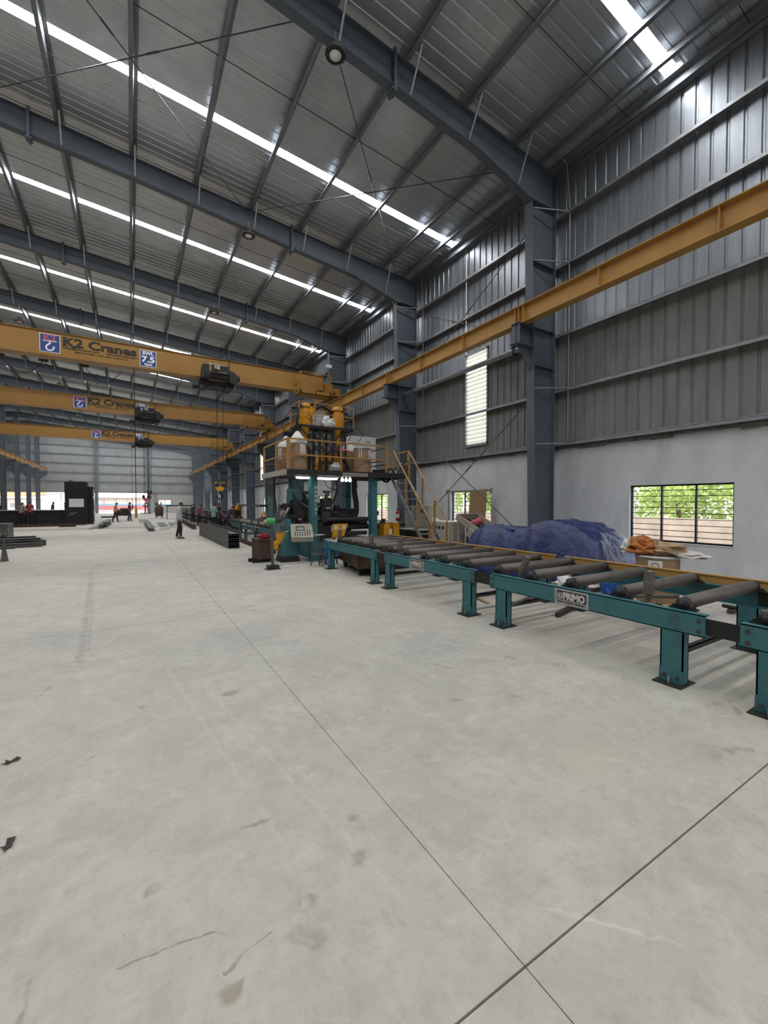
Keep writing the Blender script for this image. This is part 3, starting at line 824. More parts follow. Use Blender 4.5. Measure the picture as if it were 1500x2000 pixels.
def make_hoist(x, yc, zh, label, block='hopper_yellow', dx=0.0):
    t = thing('rope_hoist', label, 'hoist', (x, yc, 0), group='dark trolley hoists on the cranes')
    # trolley frame hung on the bottom flange
    for s in (-0.52, 0.50):
        f = MB().box((s - 0.13, -0.62, 6.62), (s + 0.13, -0.50, 7.12)).box((s - 0.13, 0.34, 6.62), (s + 0.13, 0.44, 7.05)).box((s - 0.12, -0.6, 6.58), (s + 0.12, 0.44, 6.68)).build('trolley_cheek', 'black_steel', t)
        for yy in (-0.38, 0.36): MB().tube((s, yy - 0.08, 7.06), (s, yy + 0.08, 7.06), 0.085, 12).build('trolley_wheel', 'dark_iron', f)
    MB().box((-0.72, -0.58, 6.66), (0.66, -0.44, 6.80)).box((-0.72, 0.36, 6.66), (0.66, 0.44, 6.80)).build('trolley_beam', 'black_steel', t)
    MB().tube((-0.42, -0.78, 6.98), (0.42, -0.78, 6.98), 0.17, 18).build('rope_drum', 'dark_iron', t)
    MB().prism([(-0.72, -1.0, 6.80), (-0.66, -1.0, 7.34), (-0.42, -1.0, 7.36), (-0.40, -1.0, 6.80)], (0, 0.45, 0)).build('gearbox', 'black_steel', t)
    MB().prism([(0.40, -0.98, 6.74), (0.40, -0.98, 7.22), (0.60, -0.98, 7.16), (0.74, -0.98, 7.0), (0.72, -0.98, 6.78), (0.6, -0.98, 6.70)], (0, 0.42, 0)).build('brake_housing', 'black_steel', t)
    MB().tube((0.70, -0.8, 6.98), (0.83, -0.8, 6.98), 0.13, 16).build('motor_cap', 'dark_iron', t)
    c = MB().box((-0.30, -1.02, 7.02), (0.38, -0.86, 7.36)).build('control_box', 'black_steel', t)
    MB().box((-0.14, -1.05, 7.18), (0.0, -1.02, 7.34)).box((-0.22, -1.05, 7.20), (-0.16, -1.02, 7.33)).build('terminal_cover', 'cabinet_beige', c)
    for q in range(5): MB().tube((-0.04 + q * 0.07, -1.03, 7.08), (-0.04 + q * 0.07, -1.02, 7.08), 0.012, 8).build('cable_gland', 'print_white', c)
    MB().bar((-0.42, -0.95, 7.40), (0.40, -0.95, 7.36), 0.06, 0.02).build('top_bar', 'paper_white', t)
    MB().box((0.36, -0.99, 7.34), (0.40, -0.93, 7.68)).box((0.32, -1.0, 7.66), (0.44, -0.92, 7.69)).build('feed_post', 'rust_brown', t)
    MB().box((-0.45, -0.5, 6.50), (0.25, -0.1, 6.66)).tube((-0.72, -0.3, 6.60), (-0.98, -0.3, 6.55), 0.11, 12).build('sheave_housing', 'dark_iron', t)
    MB().path([(-0.6, -1.02, 7.0), (-0.45, -1.06, 6.86), (-0.30, -1.05, 7.05)], 0.018, 6).build('cable', 'rubber', t)
    # ropes, bottom block and hook
    hx, hy = dx, -0.3
    for ox in (-0.10, -0.05, 0.14):
        MB().tube((hx + ox, hy, zh + 0.22), (hx + ox * 1.2, hy, 6.55), 0.011, 5).build('wire_rope', 'rubber', t)
    b = MB().prism([(hx - 0.2, hy - 0.07, zh + 0.30), (hx - 0.16, hy - 0.07, zh + 0.02), (hx - 0.08, hy - 0.07, zh - 0.08), (hx + 0.08, hy - 0.07, zh - 0.08), (hx + 0.16, hy - 0.07, zh + 0.02), (hx + 0.2, hy - 0.07, zh + 0.30), (hx + 0.08, hy - 0.07, zh + 0.30), (hx + 0.06, hy - 0.07, zh + 0.12), (hx - 0.06, hy - 0.07, zh + 0.12), (hx - 0.08, hy - 0.07, zh + 0.30)], (0, 0.14, 0)).build('bottom_block', block, t)
    for s in (-0.13, 0.13): MB().tube((hx + s, hy - 0.085, zh + 0.18), (hx + s, hy + 0.085, zh + 0.18), 0.09, 14).build('sheave', 'dark_iron', b)
    pts = [(hx, hy, zh - 0.06), (hx, hy, zh - 0.18)] + [(hx - 0.02 + 0.125 * math.cos(a), hy, zh - 0.30 + 0.125 * math.sin(a)) for a in [R(100 - 27 * q) for q in range(11)]]
    MB().path(pts, 0.034, 8).build('hook', 'black_steel', t)
    return t
make_hoist(3.25, 19.7, 2.22, 'dark rope hoist on the crane with the 7.5 ton plate, yellow hook block', dx=0.08)
make_hoist(0.95, 30.2, 1.80, 'dark rope hoist hiding part of a 10 ton plate on the middle crane', 'print_red', dx=-0.15)
make_hoist(1.05, 43.6, 2.40, 'dark rope hoist on the farthest crane', 'rust_brown', dx=0.4)

t = thing('pendant_control', 'long black crane pendant with a yellow button box hanging over the aisle', 'crane control', (0.17, 19.45, 0))
MB().tube((0, 0, 1.42), (0, 0, 6.98), 0.016, 6).build('pendant_cable', 'rubber', t)
pb = MB().prism([(-0.05, -0.05, 1.02), (0.05, -0.05, 1.02), (0.045, -0.05, 1.38), (0.02, -0.05, 1.46), (-0.02, -0.05, 1.46), (-0.045, -0.05, 1.38)], (0, 0.09, 0)).build('button_box', 'rail_yellow', t)
for q in range(5): MB().tube((0, -0.05, 1.1 + q * 0.06), (0, -0.065, 1.1 + q * 0.06), 0.014, 8).build('button', 'rubber', pb)
t = thing('pendant_control', 'slim crane pendant cable hanging from the farthest crane', 'crane control', (0.10, 43.3, 0))
MB().tube((0, 0, 1.40), (0, 0, 6.98), 0.016, 6).build('pendant_cable', 'rubber', t)
MB().prism([(-0.05, -0.05, 1.02), (0.05, -0.05, 1.02), (0.045, -0.05, 1.38), (0.02, -0.05, 1.46), (-0.02, -0.05, 1.46), (-0.045, -0.05, 1.38)], (0, 0.09, 0)).build('button_box', 'dark_iron', t)

# ================================================================== HIGH BAY LAMPS
def make_lamp(x, y, z, ztop, label):
    t = thing('high_bay_lamp', label, 'lamp', (x, y, z), group='hanging high bay lamps')
    sh = MB().lathe([(0.03, 0.16), (0.085, 0.15), (0.10, 0.06), (0.185, 0.0), (0.195, -0.03), (0.185, -0.035)], n=24).build('lamp_housing', 'mill_steel', t)
    MB().lathe([(0.0, -0.026), (0.115, -0.026), (0.12, -0.045), (0.0, -0.055)], n=20).build('lens', 'bulb_off', sh)
    MB().lathe([(0.12, -0.036), (0.18, -0.036), (0.18, -0.046), (0.12, -0.046)], n=24).build('lens_ring', 'dark_iron', sh)
    MB().path([(0, 0, 0.15), (0.02, 0, 0.24), (-0.02, 0, 0.32), (0, 0, 0.40), (0, 0, ztop - z)], 0.010, 6).build('hanger', 'galvanised', t)
    return t
for k, x, z, lab in ((0, 3.30, 9.86, 'round high bay lamp hanging from the frame closest to the camera'), (1, 3.22, 9.93, 'round high bay lamp hanging from the second frame'),
                     (2, 3.22, 9.97, 'round high bay lamp hanging from the third frame'), (3, -4.4, 10.2, 'round high bay lamp just above the closest crane, at the frame edge'),
                     (5, -4.35, 10.25, 'round high bay lamp seen under the closest crane girder'), (7, -4.4, 10.2, 'round high bay lamp seen under the middle crane girder')):
    zb = 10.52 - (x - 0.17) * (0.116 if x > 0.17 else 0.0857)
    make_lamp(x, YK(k) - 0.14, z, zb + 0.05, lab)

# ================================================================== ROLLER CONVEYORS
def nameplate(t, yc, zc, x):
    """the maker's plate, facing the aisle"""
    p = MB().box((x - 0.004, yc - 0.21, zc - 0.088), (x, yc + 0.21, zc + 0.088)).build('name_plate', 'plate_alu', t)
    MB().box((x - 0.006, yc - 0.185, zc - 0.034), (x - 0.004, yc + 0.185, zc + 0.068)).build('plate_panel', 'print_navy', p)
    text('plate_letters', 'PRIMO', 0.105, (x - 0.0065, yc + 0.098, zc - 0.022), 'print_cream', p, facing='-X', bold=0.006, extrude=0.001, width=0.268)
    # water drop inside a ring
    m_ = MB()
    for q in range(10):
        a0, a1 = R(125 + q * 29), R(125 + (q + 1) * 29)
        m_.bar((x - 0.007, yc + 0.142 - 0.033 * math.cos(a0), zc + 0.016 + 0.037 * math.sin(a0)), (x - 0.007, yc + 0.142 - 0.033 * math.cos(a1), zc + 0.016 + 0.037 * math.sin(a1)), 0.002, 0.013)
    m_.prism([(x - 0.008, yc + 0.142, zc + 0.048), (x - 0.008, yc + 0.155, zc + 0.015), (x - 0.008, yc + 0.150, zc - 0.003), (x - 0.008, yc + 0.134, zc - 0.003), (x - 0.008, yc + 0.129, zc + 0.015)], (0.001, 0, 0))
    m_.build('plate_emblem', 'print_cream', p)
    m_ = MB(); yy = yc + 0.175
    while yy > yc - 0.175:
        wd = random.choice((0.008, 0.011, 0.013))
        m_.box((x - 0.006, yy - wd, zc - 0.066), (x - 0.004, yy, zc - 0.048)); yy -= wd + random.choice((0.004, 0.005, 0.005, 0.016))
    m_.build('plate_small_print', 'print_navy', p)

ROLL_R = 0.062
roll_me = MB().lathe([(0.022, 0), (0.022, 0.02), (ROLL_R, 0.02), (ROLL_R, 1.46), (0.022, 1.46), (0.022, 1.48)], n=18, M=Matrix.Rotation(PI / 2, 3, 'Y')).mesh('roller'); roll_me.materials.append(MATS['roller_steel'])
def bearing_mesh():
    m_ = MB()
    m_.box((-0.03, -0.11, -0.056), (0.03, 0.11, -0.040)).lathe([(0.0, -0.035), (0.052, -0.035), (0.055, 0.03), (0.0, 0.03)], n=14, M=Matrix.Rotation(PI / 2, 3, 'Y'))
    m_.prism([(-0.022, -0.075, -0.04), (-0.022, 0.075, -0.04), (-0.022, 0.045, 0.02), (-0.022, -0.045, 0.02)], (0.044, 0, 0))
    m_.lathe([(0.0, -0.055), (0.026, -0.055), (0.026, 0.0), (0.0, 0.0)], n=10, M=Matrix.Rotation(PI / 2, 3, 'Y'))
    m_.tube((0, -0.085, -0.04), (0, -0.085, -0.02), 0.014, 6).tube((0, 0.085, -0.04), (0, 0.085, -0.02), 0.014, 6)
    me = m_.mesh('bearing'); me.materials.append(MATS['dark_iron']); return me
bear_me = bearing_mesh()
X0, X1 = 4.20, 5.98
def leg_mesh(m):
    q = MB()
    q.box((0, -0.095, 0.012), (0.10, 0.095, 0.515))
    return q
def conveyor(y0, y1, legs, rolls, label, paint='teal_paint', plate=None, guides=(), guard=True, splice=True, x0=X0, x1=X1, bolts=True):
    t = thing('roller_conveyor', label, 'conveyor', (0, 0, 0), group='roller conveyor sections')
    for xs, s in ((x0, 1), (x1, -1)):
        b = MB().box((xs, y0, 0.485), (xs + s * 0.010, y1, 0.675)).box((xs, y0, 0.665), (xs + s * 0.078, y1, 0.677)).box((xs, y0, 0.483), (xs + s * 0.078, y1, 0.493)).build('side_beam', paint, t)
        if bolts:
            for yy in (y0 + 0.05, y1 - 0.05):
                for z in (0.53, 0.62):
                    MB().tube((xs - s * 0.012, yy, z), (xs, yy, z), 0.016, 6).build('bolt', 'bolt_rust', b)
        for yy in legs:
            lx = xs + s * 0.002
            lg = MB().box((lx, yy - 0.095, 0.014), (lx + s * 0.012, yy + 0.095, 0.485)).box((lx, yy - 0.095, 0.014), (lx + s * 0.10, yy - 0.083, 0.485)).box((lx + s * 0.088, yy - 0.095, 0.014), (lx + s * 0.10, yy + 0.095, 0.485)).box((lx, yy + 0.083, 0.014), (lx + s * 0.10, yy + 0.095, 0.485)).build('leg', paint, t)
            MB().box((lx - s * 0.012, yy - 0.097, 0.014), (lx, yy + 0.097, 0.135)).build('foot_bracket', paint, lg)
            MB().box((lx - s * 0.09, yy - 0.12, 0.0), (lx + s * 0.18, yy + 0.12, 0.012)).build('base_plate', 'dark_iron', lg)
            if bolts:
                for d in (-0.055, 0.055):
                    MB().tube((lx - s * 0.026, yy + d, 0.07), (lx - s * 0.012, yy + d, 0.07), 0.014, 6).build('bolt', 'bolt_rust', lg)
                MB().tube((lx - s * 0.045, yy, 0.0), (lx - s * 0.045, yy, 0.075), 0.008, 6).build('anchor_bolt', 'bare_steel', lg)
    for yy in legs:
        MB().box((x0 + 0.10, yy - 0.025, 0.28), (x1 - 0.10, yy + 0.025, 0.29)).box((x0 + 0.10, yy - 0.025, 0.24), (x1 - 0.10, yy - 0.019, 0.29)).build('cross_tie', 'dark_iron', t)
    for yy in rolls:
        link('roller', roll_me, t, (x0 + 0.15, yy, 0.732))
        for xs in (x0 + 0.105, x1 - 0.115):
            link('bearing', bear_me, t, (xs, yy, 0.732))
    if splice:
        for xs, s in ((x0, 1), (x1, -1)):
            MB().box((xs + s * 0.012, y1 - 0.10, 0.51), (xs + s * 0.022, y1 + 0.43, 0.65)).build('splice_plate', 'black_steel', t)
    if guard:
        MB().box((x1 + 0.0, y0, 0.675), (x1 + 0.012, y1 + 0.12, 0.768)).prism([(x1 - 0.012, y0, 0.765), (x1 + 0.055, y0, 0.765), (x1 + 0.055, y0, 0.78), (x1 - 0.012, y0, 0.78)], (0, y1 + 0.12 - y0, 0)).build('side_guard', 'rail_yellow', t)
    for yy, tilt in guides:
        p = Vector((x0 + 0.13, yy, 0.675)); d = Vector((0.06, -tilt, 1)).normalized()
        g = MB().tube(p, p + d * 0.10, 0.026, 12).tube(p + d * 0.08, p + d * 0.30, 0.047, 18).build('guide_roller', 'roller_steel', t)
        MB().lathe([(0.0, 0), (0.020, 0), (0.020, 0.008), (0.0, 0.008)], c=p + d * 0.296, n=10).build('pin', 'bare_steel', g)
    if plate: nameplate(t, plate, 0.575, x0)
    return t
conveyor(-1.05, 1.40, (1.20, -0.8), (1.26, 0.68, 0.1, -0.5), 'teal roller conveyor section cut off by the frame edge', guides=())
conveyor(1.64, 4.16, (1.90, 3.96), (1.85, 2.42, 2.99, 3.55, 4.10), 'teal roller conveyor section with the large maker plate and a tilted guide roller', plate=2.92, guides=((2.17, 0.0), (3.76, 0.42)))
conveyor(4.47, 6.97, (4.62, 6.84), (4.72, 5.26, 5.80, 6.36, 6.90), 'teal roller conveyor section with the smaller looking second maker plate', plate=5.88, guides=((6.62, 0.0),))
conveyor(7.26, 9.76, (7.42, 9.6), (7.58, 8.13, 8.68, 9.22), 'teal roller conveyor section above the rusty tray cart, next to the machine', guides=((7.72, 0.0), (9.3, 0.0)), splice=False)
FC = 'roller conveyor section beyond the machine'
conveyor(14.0, 16.45, (14.3, 16.1), [14.2 + 0.57 * q for q in range(4)], 'dull teal ' + FC + ', first of three', 'teal_far', guides=((14.4, 0), (15.1, 0), (15.9, 0)), guard=False, bolts=False)
conveyor(16.75, 19.2, (17.0, 18.7), [16.95 + 0.57 * q for q in range(4)], 'dull teal ' + FC + ', second of three', 'teal_far', guides=((16.9, 0), (18.0, 0)), guard=False, bolts=False)
conveyor(19.5, 23.2, (19.8, 22.8), [19.7 + 0.57 * q for q in range(6)], 'dull teal ' + FC + ', third of three', 'teal_far', guides=((20.4, 0), (22.0, 0)), guard=False, splice=False, bolts=False)
# bent tie bar leaning out of the conveyor
tag(MB().path([(4.28, 3.92, 0.25), (4.62, 3.85, 0.36), (4.85, 3.68, 0.455), (5.05, 3.25, 0.455), (5.9, 2.6, 0.455)], 0.022, 4).build('tie_bar', 'mill_steel'), 'bent grey steel bar tied between the legs below the maker plate', 'steel bar')

# ================================================================== WELDING GANTRY
G = thing('welding_gantry', 'teal welding gantry with a railed platform over the conveyor line', 'machine', (0, 0, 0))
PT = 2.53
for nm_, x, y in (('FL', 4.40, 11.19), ('FR', 6.34, 11.19), ('BL', 4.40, 12.95), ('BR', 6.40, 13.1)):
    p = MB().box((x - 0.1, y - 0.1, 0.02), (x + 0.1, y - 0.085, 2.40)).box((x - 0.1, y + 0.085, 0.02), (x + 0.1, y + 0.1, 2.40)).box((x - 0.09, y - 0.085, 0.02), (x + 0.09, y + 0.085, 2.40)).box((x - 0.17, y - 0.17, 0), (x + 0.17, y + 0.17, 0.02)).build('post', 'teal_paint', G)
    if nm_ == 'FL':
        for q, ch in enumerate('NANDINI'):
            text('post_letter', ch, 0.115, (x + 0.012 - (0.012 if ch == 'I' else 0) + (0.02 if ch == 'I' else 0), y - 0.102, 2.03 - q * 0.122), 'print_cream', p, bold=0.003, extrude=0.001)
DX0, DX1, DY0, DY1 = 3.55, 7.42, 10.9, 13.35
MB().box((DX0, DY0, 2.47), (DX1, DY1, PT)).build('deck_plate', 'mill_steel', G)
MB().box((DX0, DY0 - 0.01, 2.39), (DX1, DY0 + 0.05, PT + 0.01)).build('deck_edge', 'dark_iron', G)
MB().box((DX0 - 0.01, DY0, 2.39), (DX0 + 0.05, DY1, PT + 0.01)).build('deck_edge', 'cabinet_beige', G)
MB().box((DX1 - 0.05, DY0, 2.39), (DX1, DY1, PT + 0.01)).build('deck_edge', 'dark_iron', G)
for y in (11.5, 12.1, 12.7): MB().box((DX0, y - 0.04, 2.38), (DX1, y + 0.04, 2.47)).build('deck_joist', 'dark_iron', G)
def post_(x, y, z0, z1, wd=0.045): MB().box((x - wd / 2, y - wd / 2, z0), (x + wd / 2, y + wd / 2, z1)).build('railing_post', 'handrail_yellow', G)
RZ, RM = 3.36, 2.94
post_(3.61, 10.94, PT, RZ, 0.085); post_(3.60, 12.0, PT, RZ, 0.05); post_(3.60, 13.25, PT, RZ, 0.05)
post_(5.15, 10.94, PT, RZ, 0.045); post_(6.67, 10.94, PT, RZ, 0.05)
for z in (RZ, RM):
    MB().bar((3.61, 10.94, z), (6.67, 10.94, z - 0.02), 0.04, 0.04).build('hand_rail', 'handrail_yellow', G)
    MB().bar((3.60, 10.94, z), (3.60, 13.25, z), 0.04, 0.04).build('hand_rail', 'handrail_yellow', G)
for z in (3.30, 2.93, 2.80): MB().bar((6.69, 10.95, z), (6.69, 12.8, z), 0.03, 0.03).build('side_rail', 'dark_iron', G)
post_(7.0, 11.1, 2.4, 3.22, 0.06); post_(7.62, 11.1, 2.4, 3.30, 0.06)
MB().bar((7.0, 11.12, 3.22), (7.62, 12.0, 3.26), 0.035, 0.035).bar((7.0, 11.12, 2.86), (7.62, 12.0, 2.90), 0.035, 0.035).build('hand_rail', 'handrail_yellow', G)
MB().bar((7.62, 11.1, 3.28), (7.62, 13.2, 3.28), 0.035, 0.035).bar((7.62, 11.1, 2.88), (7.62, 13.2, 2.88), 0.035, 0.035).build('hand_rail', 'handrail_yellow', G)
sg = MB().box((5.18, DY0 - 0.018, 2.40), (6.0, DY0 - 0.01, 2.495)).build('maker_sign', 'cabinet_beige', G)
text('sign_letters', 'Primo Automation Systems Pvt. Ltd.', 0.05, (5.21, DY0 - 0.020, 2.43), 'print_black', sg, bold=0.001, extrude=0.001, width=0.76)
for q in range(6):
    MB().box((6.25 + q * 0.07, 10.96, PT + 0.01), (6.28 + q * 0.07, 11.05, PT + 0.10)).build('lug', 'black_steel', G)
MB().path([(6.70 + 0.06 * math.cos(R(a)), 10.98, PT + 0.05 + 0.07 * math.sin(R(a))) for a in range(0, 361, 30)], 0.02, 6).build('lifting_eye', 'black_steel', G)
# lamps below the deck
for a, b, y, r in ((3.86, 4.26, 11.05, 0.024), (4.52, 5.16, 11.15, 0.026)):
    for dz in (0.0, 0.07):
        fx = MB().box((a, y - 0.03 + dz, 2.345), (b, y + 0.03 + dz, 2.385)).build('lamp_batten', 'paper_white', G)
        MB().tube((a + 0.03, y + dz, 2.325), (b - 0.03, y + dz, 2.325), r, 10).build('lamp_tube', 'tube_light', fx)
for q in range(3):
    MB().lathe([(0.0, -0.05), (0.035, -0.04), (0.045, 0.0), (0.03, 0.04), (0.02, 0.07)], c=(5.27 + q * 0.125, 11.1, 2.30), n=12).build('lamp_bulb', 'tube_light', G)

# ---- ladder stair at the wall side
S = thing('platform_stair', 'steep steel stair with yellow handrails down from the welding platform', 'stairs', (0, 0, 0))
sl = lambda y: 2.42 - (11.15 - y) * 1.126
for x in (7.0, 7.6):
    MB().prism([(x - 0.012, 11.2, sl(11.2) + 0.06), (x - 0.012, 9.02, sl(9.02) + 0.06), (x - 0.012, 9.02, sl(9.02) - 0.01), (x - 0.012, 9.12, 0.0), (x - 0.012, 11.2, sl(11.2) - 0.10)], (0.024, 0, 0)).build('stringer', 'galvanised', S)
    MB().path([(x, 11.12, 2.75), (x, 11.14, 3.18), (x, 11.05, 3.24), (x, 9.10, 1.02), (x, 9.05, 0.90), (x, 9.08, 0.20)], 0.02, 8).build('hand_rail', 'handrail_yellow', S)
    for y in (10.35, 9.75, 9.2):
        MB().box((x - 0.022, y - 0.022, sl(y)), (x + 0.022, y + 0.022, sl(y) + 0.86)).build('baluster', 'handrail_yellow', S)
for q in range(9):
    y = 11.0 - q * 0.222; z = sl(y)
    MB().box((7.0, y - 0.10, z - 0.015), (7.6, y + 0.06, z + 0.008)).box((7.0, y - 0.105, z - 0.02), (7.6, y - 0.09, z + 0.015)).build('tread', 'galvanised', S)

# ---- black lattice tower with two yellow flux hoppers
T = thing('hopper_tower', 'black lattice tower with a small railed deck, standing on the welding platform', 'tower', (0, 0, 0))
TY0, TY1, TZ = 11.55, 12.25, 3.89
for x in (4.80, 5.22):
    for y in (TY0 + 0.1, TY1 - 0.1): MB().box((x - 0.03, y - 0.03, PT), (x + 0.03, y + 0.03, TZ)).build('tower_leg', 'black_steel', T)
for z in (2.85, 3.15, 3.45, 3.7):
    MB().box((4.80, TY0 + 0.08, z - 0.018), (5.22, TY0 + 0.12, z + 0.018)).build('rung', 'black_steel', T)
MB().box((4.42, TY0 + 0.08, 2.98), (4.46, TY0 + 0.12, 3.30)).box((4.42, TY0 + 0.08, 2.55), (4.46, TY0 + 0.12, 3.0)).box((5.62, TY0 + 0.08, 2.55), (5.66, TY0 + 0.12, 3.6)).box((4.44, TY0 + 0.08, 3.02), (5.64, TY0 + 0.11, 3.05)).build('side_frame', 'black_steel', T)
for (xa, za), (xb, zb) in (((4.8, 3.12), (4.15, TZ)), ((5.22, 3.12), (5.85, TZ)), ((4.8, 3.42), (4.45, TZ)), ((5.22, 3.42), (5.6, TZ)), ((4.15, 3.80), (4.5, 3.1)), ((4.8, 3.2), (5.22, 3.7)), ((5.22, 3.2), (4.8, 3.7))):
    for y in (TY0 + 0.1, TY1 - 0.1): MB().bar((xa, y, za), (xb, y, zb), 0.035, 0.035).build('strut', 'black_steel', T)
MB().box((4.1, TY0, TZ - 0.06), (5.88, TY0 + 0.03, TZ)).box((4.1, TY1 - 0.03, TZ - 0.06), (5.88, TY1, TZ)).box((4.1, TY0, TZ - 0.06), (4.13, TY1, TZ)).box((5.85, TY0, TZ - 0.06), (5.88, TY1, TZ)).build('deck_frame', 'black_steel', T)
mb = MB()
for q in range(12): mb.box((4.13, TY0 + 0.03 + q * 0.055, TZ - 0.02), (5.85, TY0 + 0.05 + q * 0.055, TZ - 0.012))
mb.build('deck_grating', 'dark_iron', T)
for x, y in ((4.13, TY0), (4.13, TY1), (4.62, TY0), (5.40, TY0), (5.86, TY0), (5.86, TY1)):
    MB().box((x - 0.013, y - 0.013, TZ), (x + 0.013, y + 0.013, 4.53)).build('rail_post', 'handrail_yellow', T)
for z in (4.52, 4.22):
    MB().bar((4.13, TY0, z + 0.02), (5.86, TY0, z), 0.025, 0.025).bar((4.13, TY0, z), (4.13, TY1, z), 0.025, 0.025).bar((5.86, TY0, z), (5.86, TY1, z), 0.025, 0.025).build('rail_bar', 'handrail_yellow', T)
def hopper(x, z0, label, lean):
    h = thing('flux_hopper', label, 'hopper', (x, 11.82, 0), group='yellow flux hoppers on the tower')
    MB().lathe([(0.06, z0 - 0.52), (0.065, z0 - 0.30), (0.165, z0 - 0.02), (0.165, z0 + 0.56), (0.15, z0 + 0.60), (0.145, z0 + 0.64), (0.0, z0 + 0.66)], n=20).build('hopper_body', 'hopper_yellow', h)
    MB().lathe([(0.168, z0 + 0.53), (0.185, z0 + 0.53), (0.185, z0 + 0.56), (0.168, z0 + 0.56)], n=20).build('clamp_ring', 'hopper_yellow', h)
    for q in range(6):
        a = R(200 + q * 28)
        MB().cbox((0.185 * math.cos(a), 0.185 * math.sin(a), z0 + 0.51), (0.02, 0.02, 0.05)).build('clamp', 'black_steel', h)
    if lean:
        MB().cbox((0.10, -0.15, z0 + 0.36), (0.16, 0.10, 0.34), Matrix.Rotation(0.35, 3, 'Y')).build('filter_box', 'hopper_yellow', h)
        for dx, dz, r in ((0.10, 0.22, 0.028), (0.15, 0.14, 0.018), (0.02, 0.34, 0.014)):
            MB().tube((dx, -0.205, z0 + dz), (dx, -0.195, z0 + dz), r, 10).build('port', 'black_steel', h)
    return h
hopper(4.42, 3.90, 'yellow flux hopper with a leaning filter box on the tower', True)
hopper(5.46, 3.90, 'plain yellow cylindrical flux hopper with a visible funnel on the tower', False)
tag(MB().box((4.78, 11.9, 3.89), (5.10, 12.15, 4.42)).build('filter_cabinet', 'cabinet_grey'), 'small light grey box between the yellow hoppers', 'box')
def lump(name, m, c, sx, sy, sz, label, cat, seed=0, amp=0.25, group=None, parent=None, res=(14, 10)):
    """a crumpled soft heap"""
    vs, fs = [], []
    nu, nv = res
    for j in range(nv + 1):
        th = PI * j / nv
        for i_ in range(nu):
            ph = 2 * PI * i_ / nu
            d = Vector((math.sin(th) * math.cos(ph), math.sin(th) * math.sin(ph), math.cos(th)))
            k = 1 + amp * mnoise.noise(d * 2.6 + Vector((seed, seed * 0.7, 0))) + amp * 0.5 * mnoise.noise(d * 6 + Vector((0, seed, 3)))
            z = max(d.z * k * sz, -sz * 0.55)
            vs.append((d.x * k * sx, d.y * k * sy, z))
    for j in range(nv):
        for i_ in range(nu):
            fs.append((j * nu + i_, (j + 1) * nu + i_, (j + 1) * nu + (i_ + 1) % nu, j * nu + (i_ + 1) % nu))
    m_ = MB().add(vs, fs, False)
    o = m_.build(name, m, parent, c)
    bm = bmesh.new(); bm.from_mesh(o.data); bmesh.ops.remove_doubles(bm, verts=bm.verts, dist=1e-4); bm.to_mesh(o.data); bm.free()
    if label: tag(o, label, cat, group)
    return o
lump('plastic_sack', 'poly_white', (5.12, 11.72, 4.0), 0.22, 0.14, 0.20, 'crumpled white plastic sack between the hoppers on the tower', 'sack', 3, 0.4)

# ---- drums of welding wire on the platform
def drum(x, y, z, r, hh, label, cone=True, ring=True, lab_a=None, base=True, group='fibre drums of welding wire'):
    d = thing('fibre_drum', label, 'drum', (x, y, z), group=group)
    MB().lathe([(r, 0), (r, hh)], n=28).build('drum_body', 'kraft_drum', d)
    MB().lathe([(r + 0.002, hh - 0.03), (r + 0.010, hh - 0.025), (r + 0.010, hh + 0.008), (r - 0.02, hh + 0.012)], n=28).build('rim', 'bare_steel' if ring else 'poly_white', d)
    if cone:
        MB().lathe([(r + 0.004, hh - 0.02), (r + 0.008, hh + 0.06), (r * 0.55, hh + 0.20), (0.06, hh + 0.31), (0.035, hh + 0.33), (0.0, hh + 0.335)], n=10).build('poly_hood', 'poly_white', d)
        MB().tube((0, 0, hh + 0.32), (0, 0, hh + 0.37), 0.02, 8).build('feed_nozzle', 'black_steel', d)
    if lab_a is not None:
        def on(a, zz, rr): return (rr * math.cos(a), rr * math.sin(a), zz)
        def patch(nm, m, a0, a1, z0, z1, rr, par):
            m_ = MB(); n_ = 6; vs = []; fs = []
            for q in range(n_ + 1):
                a = a0 + (a1 - a0) * q / n_
                vs += [on(a, z0, rr), on(a, z1, rr)]
                if q: fs.append((2 * q - 2, 2 * q, 2 * q + 1, 2 * q - 1))
            return m_.add(vs, fs).build(nm, m, par)
        lb = patch('drum_label', 'paper_white', lab_a - 0.32, lab_a + 0.32, hh * 0.53, hh * 0.93, r + 0.002, d)
        m_ = MB(); pts = []
        for q in range(13):
            a = 2 * PI * q / 12
            pts.append(on(lab_a + 0.17 * math.cos(a) , hh * 0.82 + 0.042 * math.sin(a), r + 0.004))
        m_.path(pts, 0.006, 4)
        m_.build('label_emblem', 'print_red', lb)
        for q in range(4): patch('label_line', 'hose_grey', lab_a - 0.24, lab_a + (0.22 if q % 2 else 0.1), hh * (0.56 + 0.04 * q), hh * (0.575 + 0.04 * q), r + 0.003, lb)
    return d
drum(3.98, 11.25, PT, 0.255, 0.76, 'brown fibre drum with a white hood at the front corner of the platform', lab_a=R(-75), ring=False)
drum(3.95, 12.15, PT, 0.25, 0.74, 'brown fibre drum with a white hood behind the corner drum on the platform', lab_a=R(200), ring=False)
drum(6.03, 11.28, PT, 0.265, 0.74, 'brown fibre drum with a steel rim and white straps on the platform', cone=False, lab_a=R(-55))
drum(5.95, 12.05, PT, 0.25, 0.74, 'brown fibre drum with a white hood standing before the grey cabinet', ring=False)
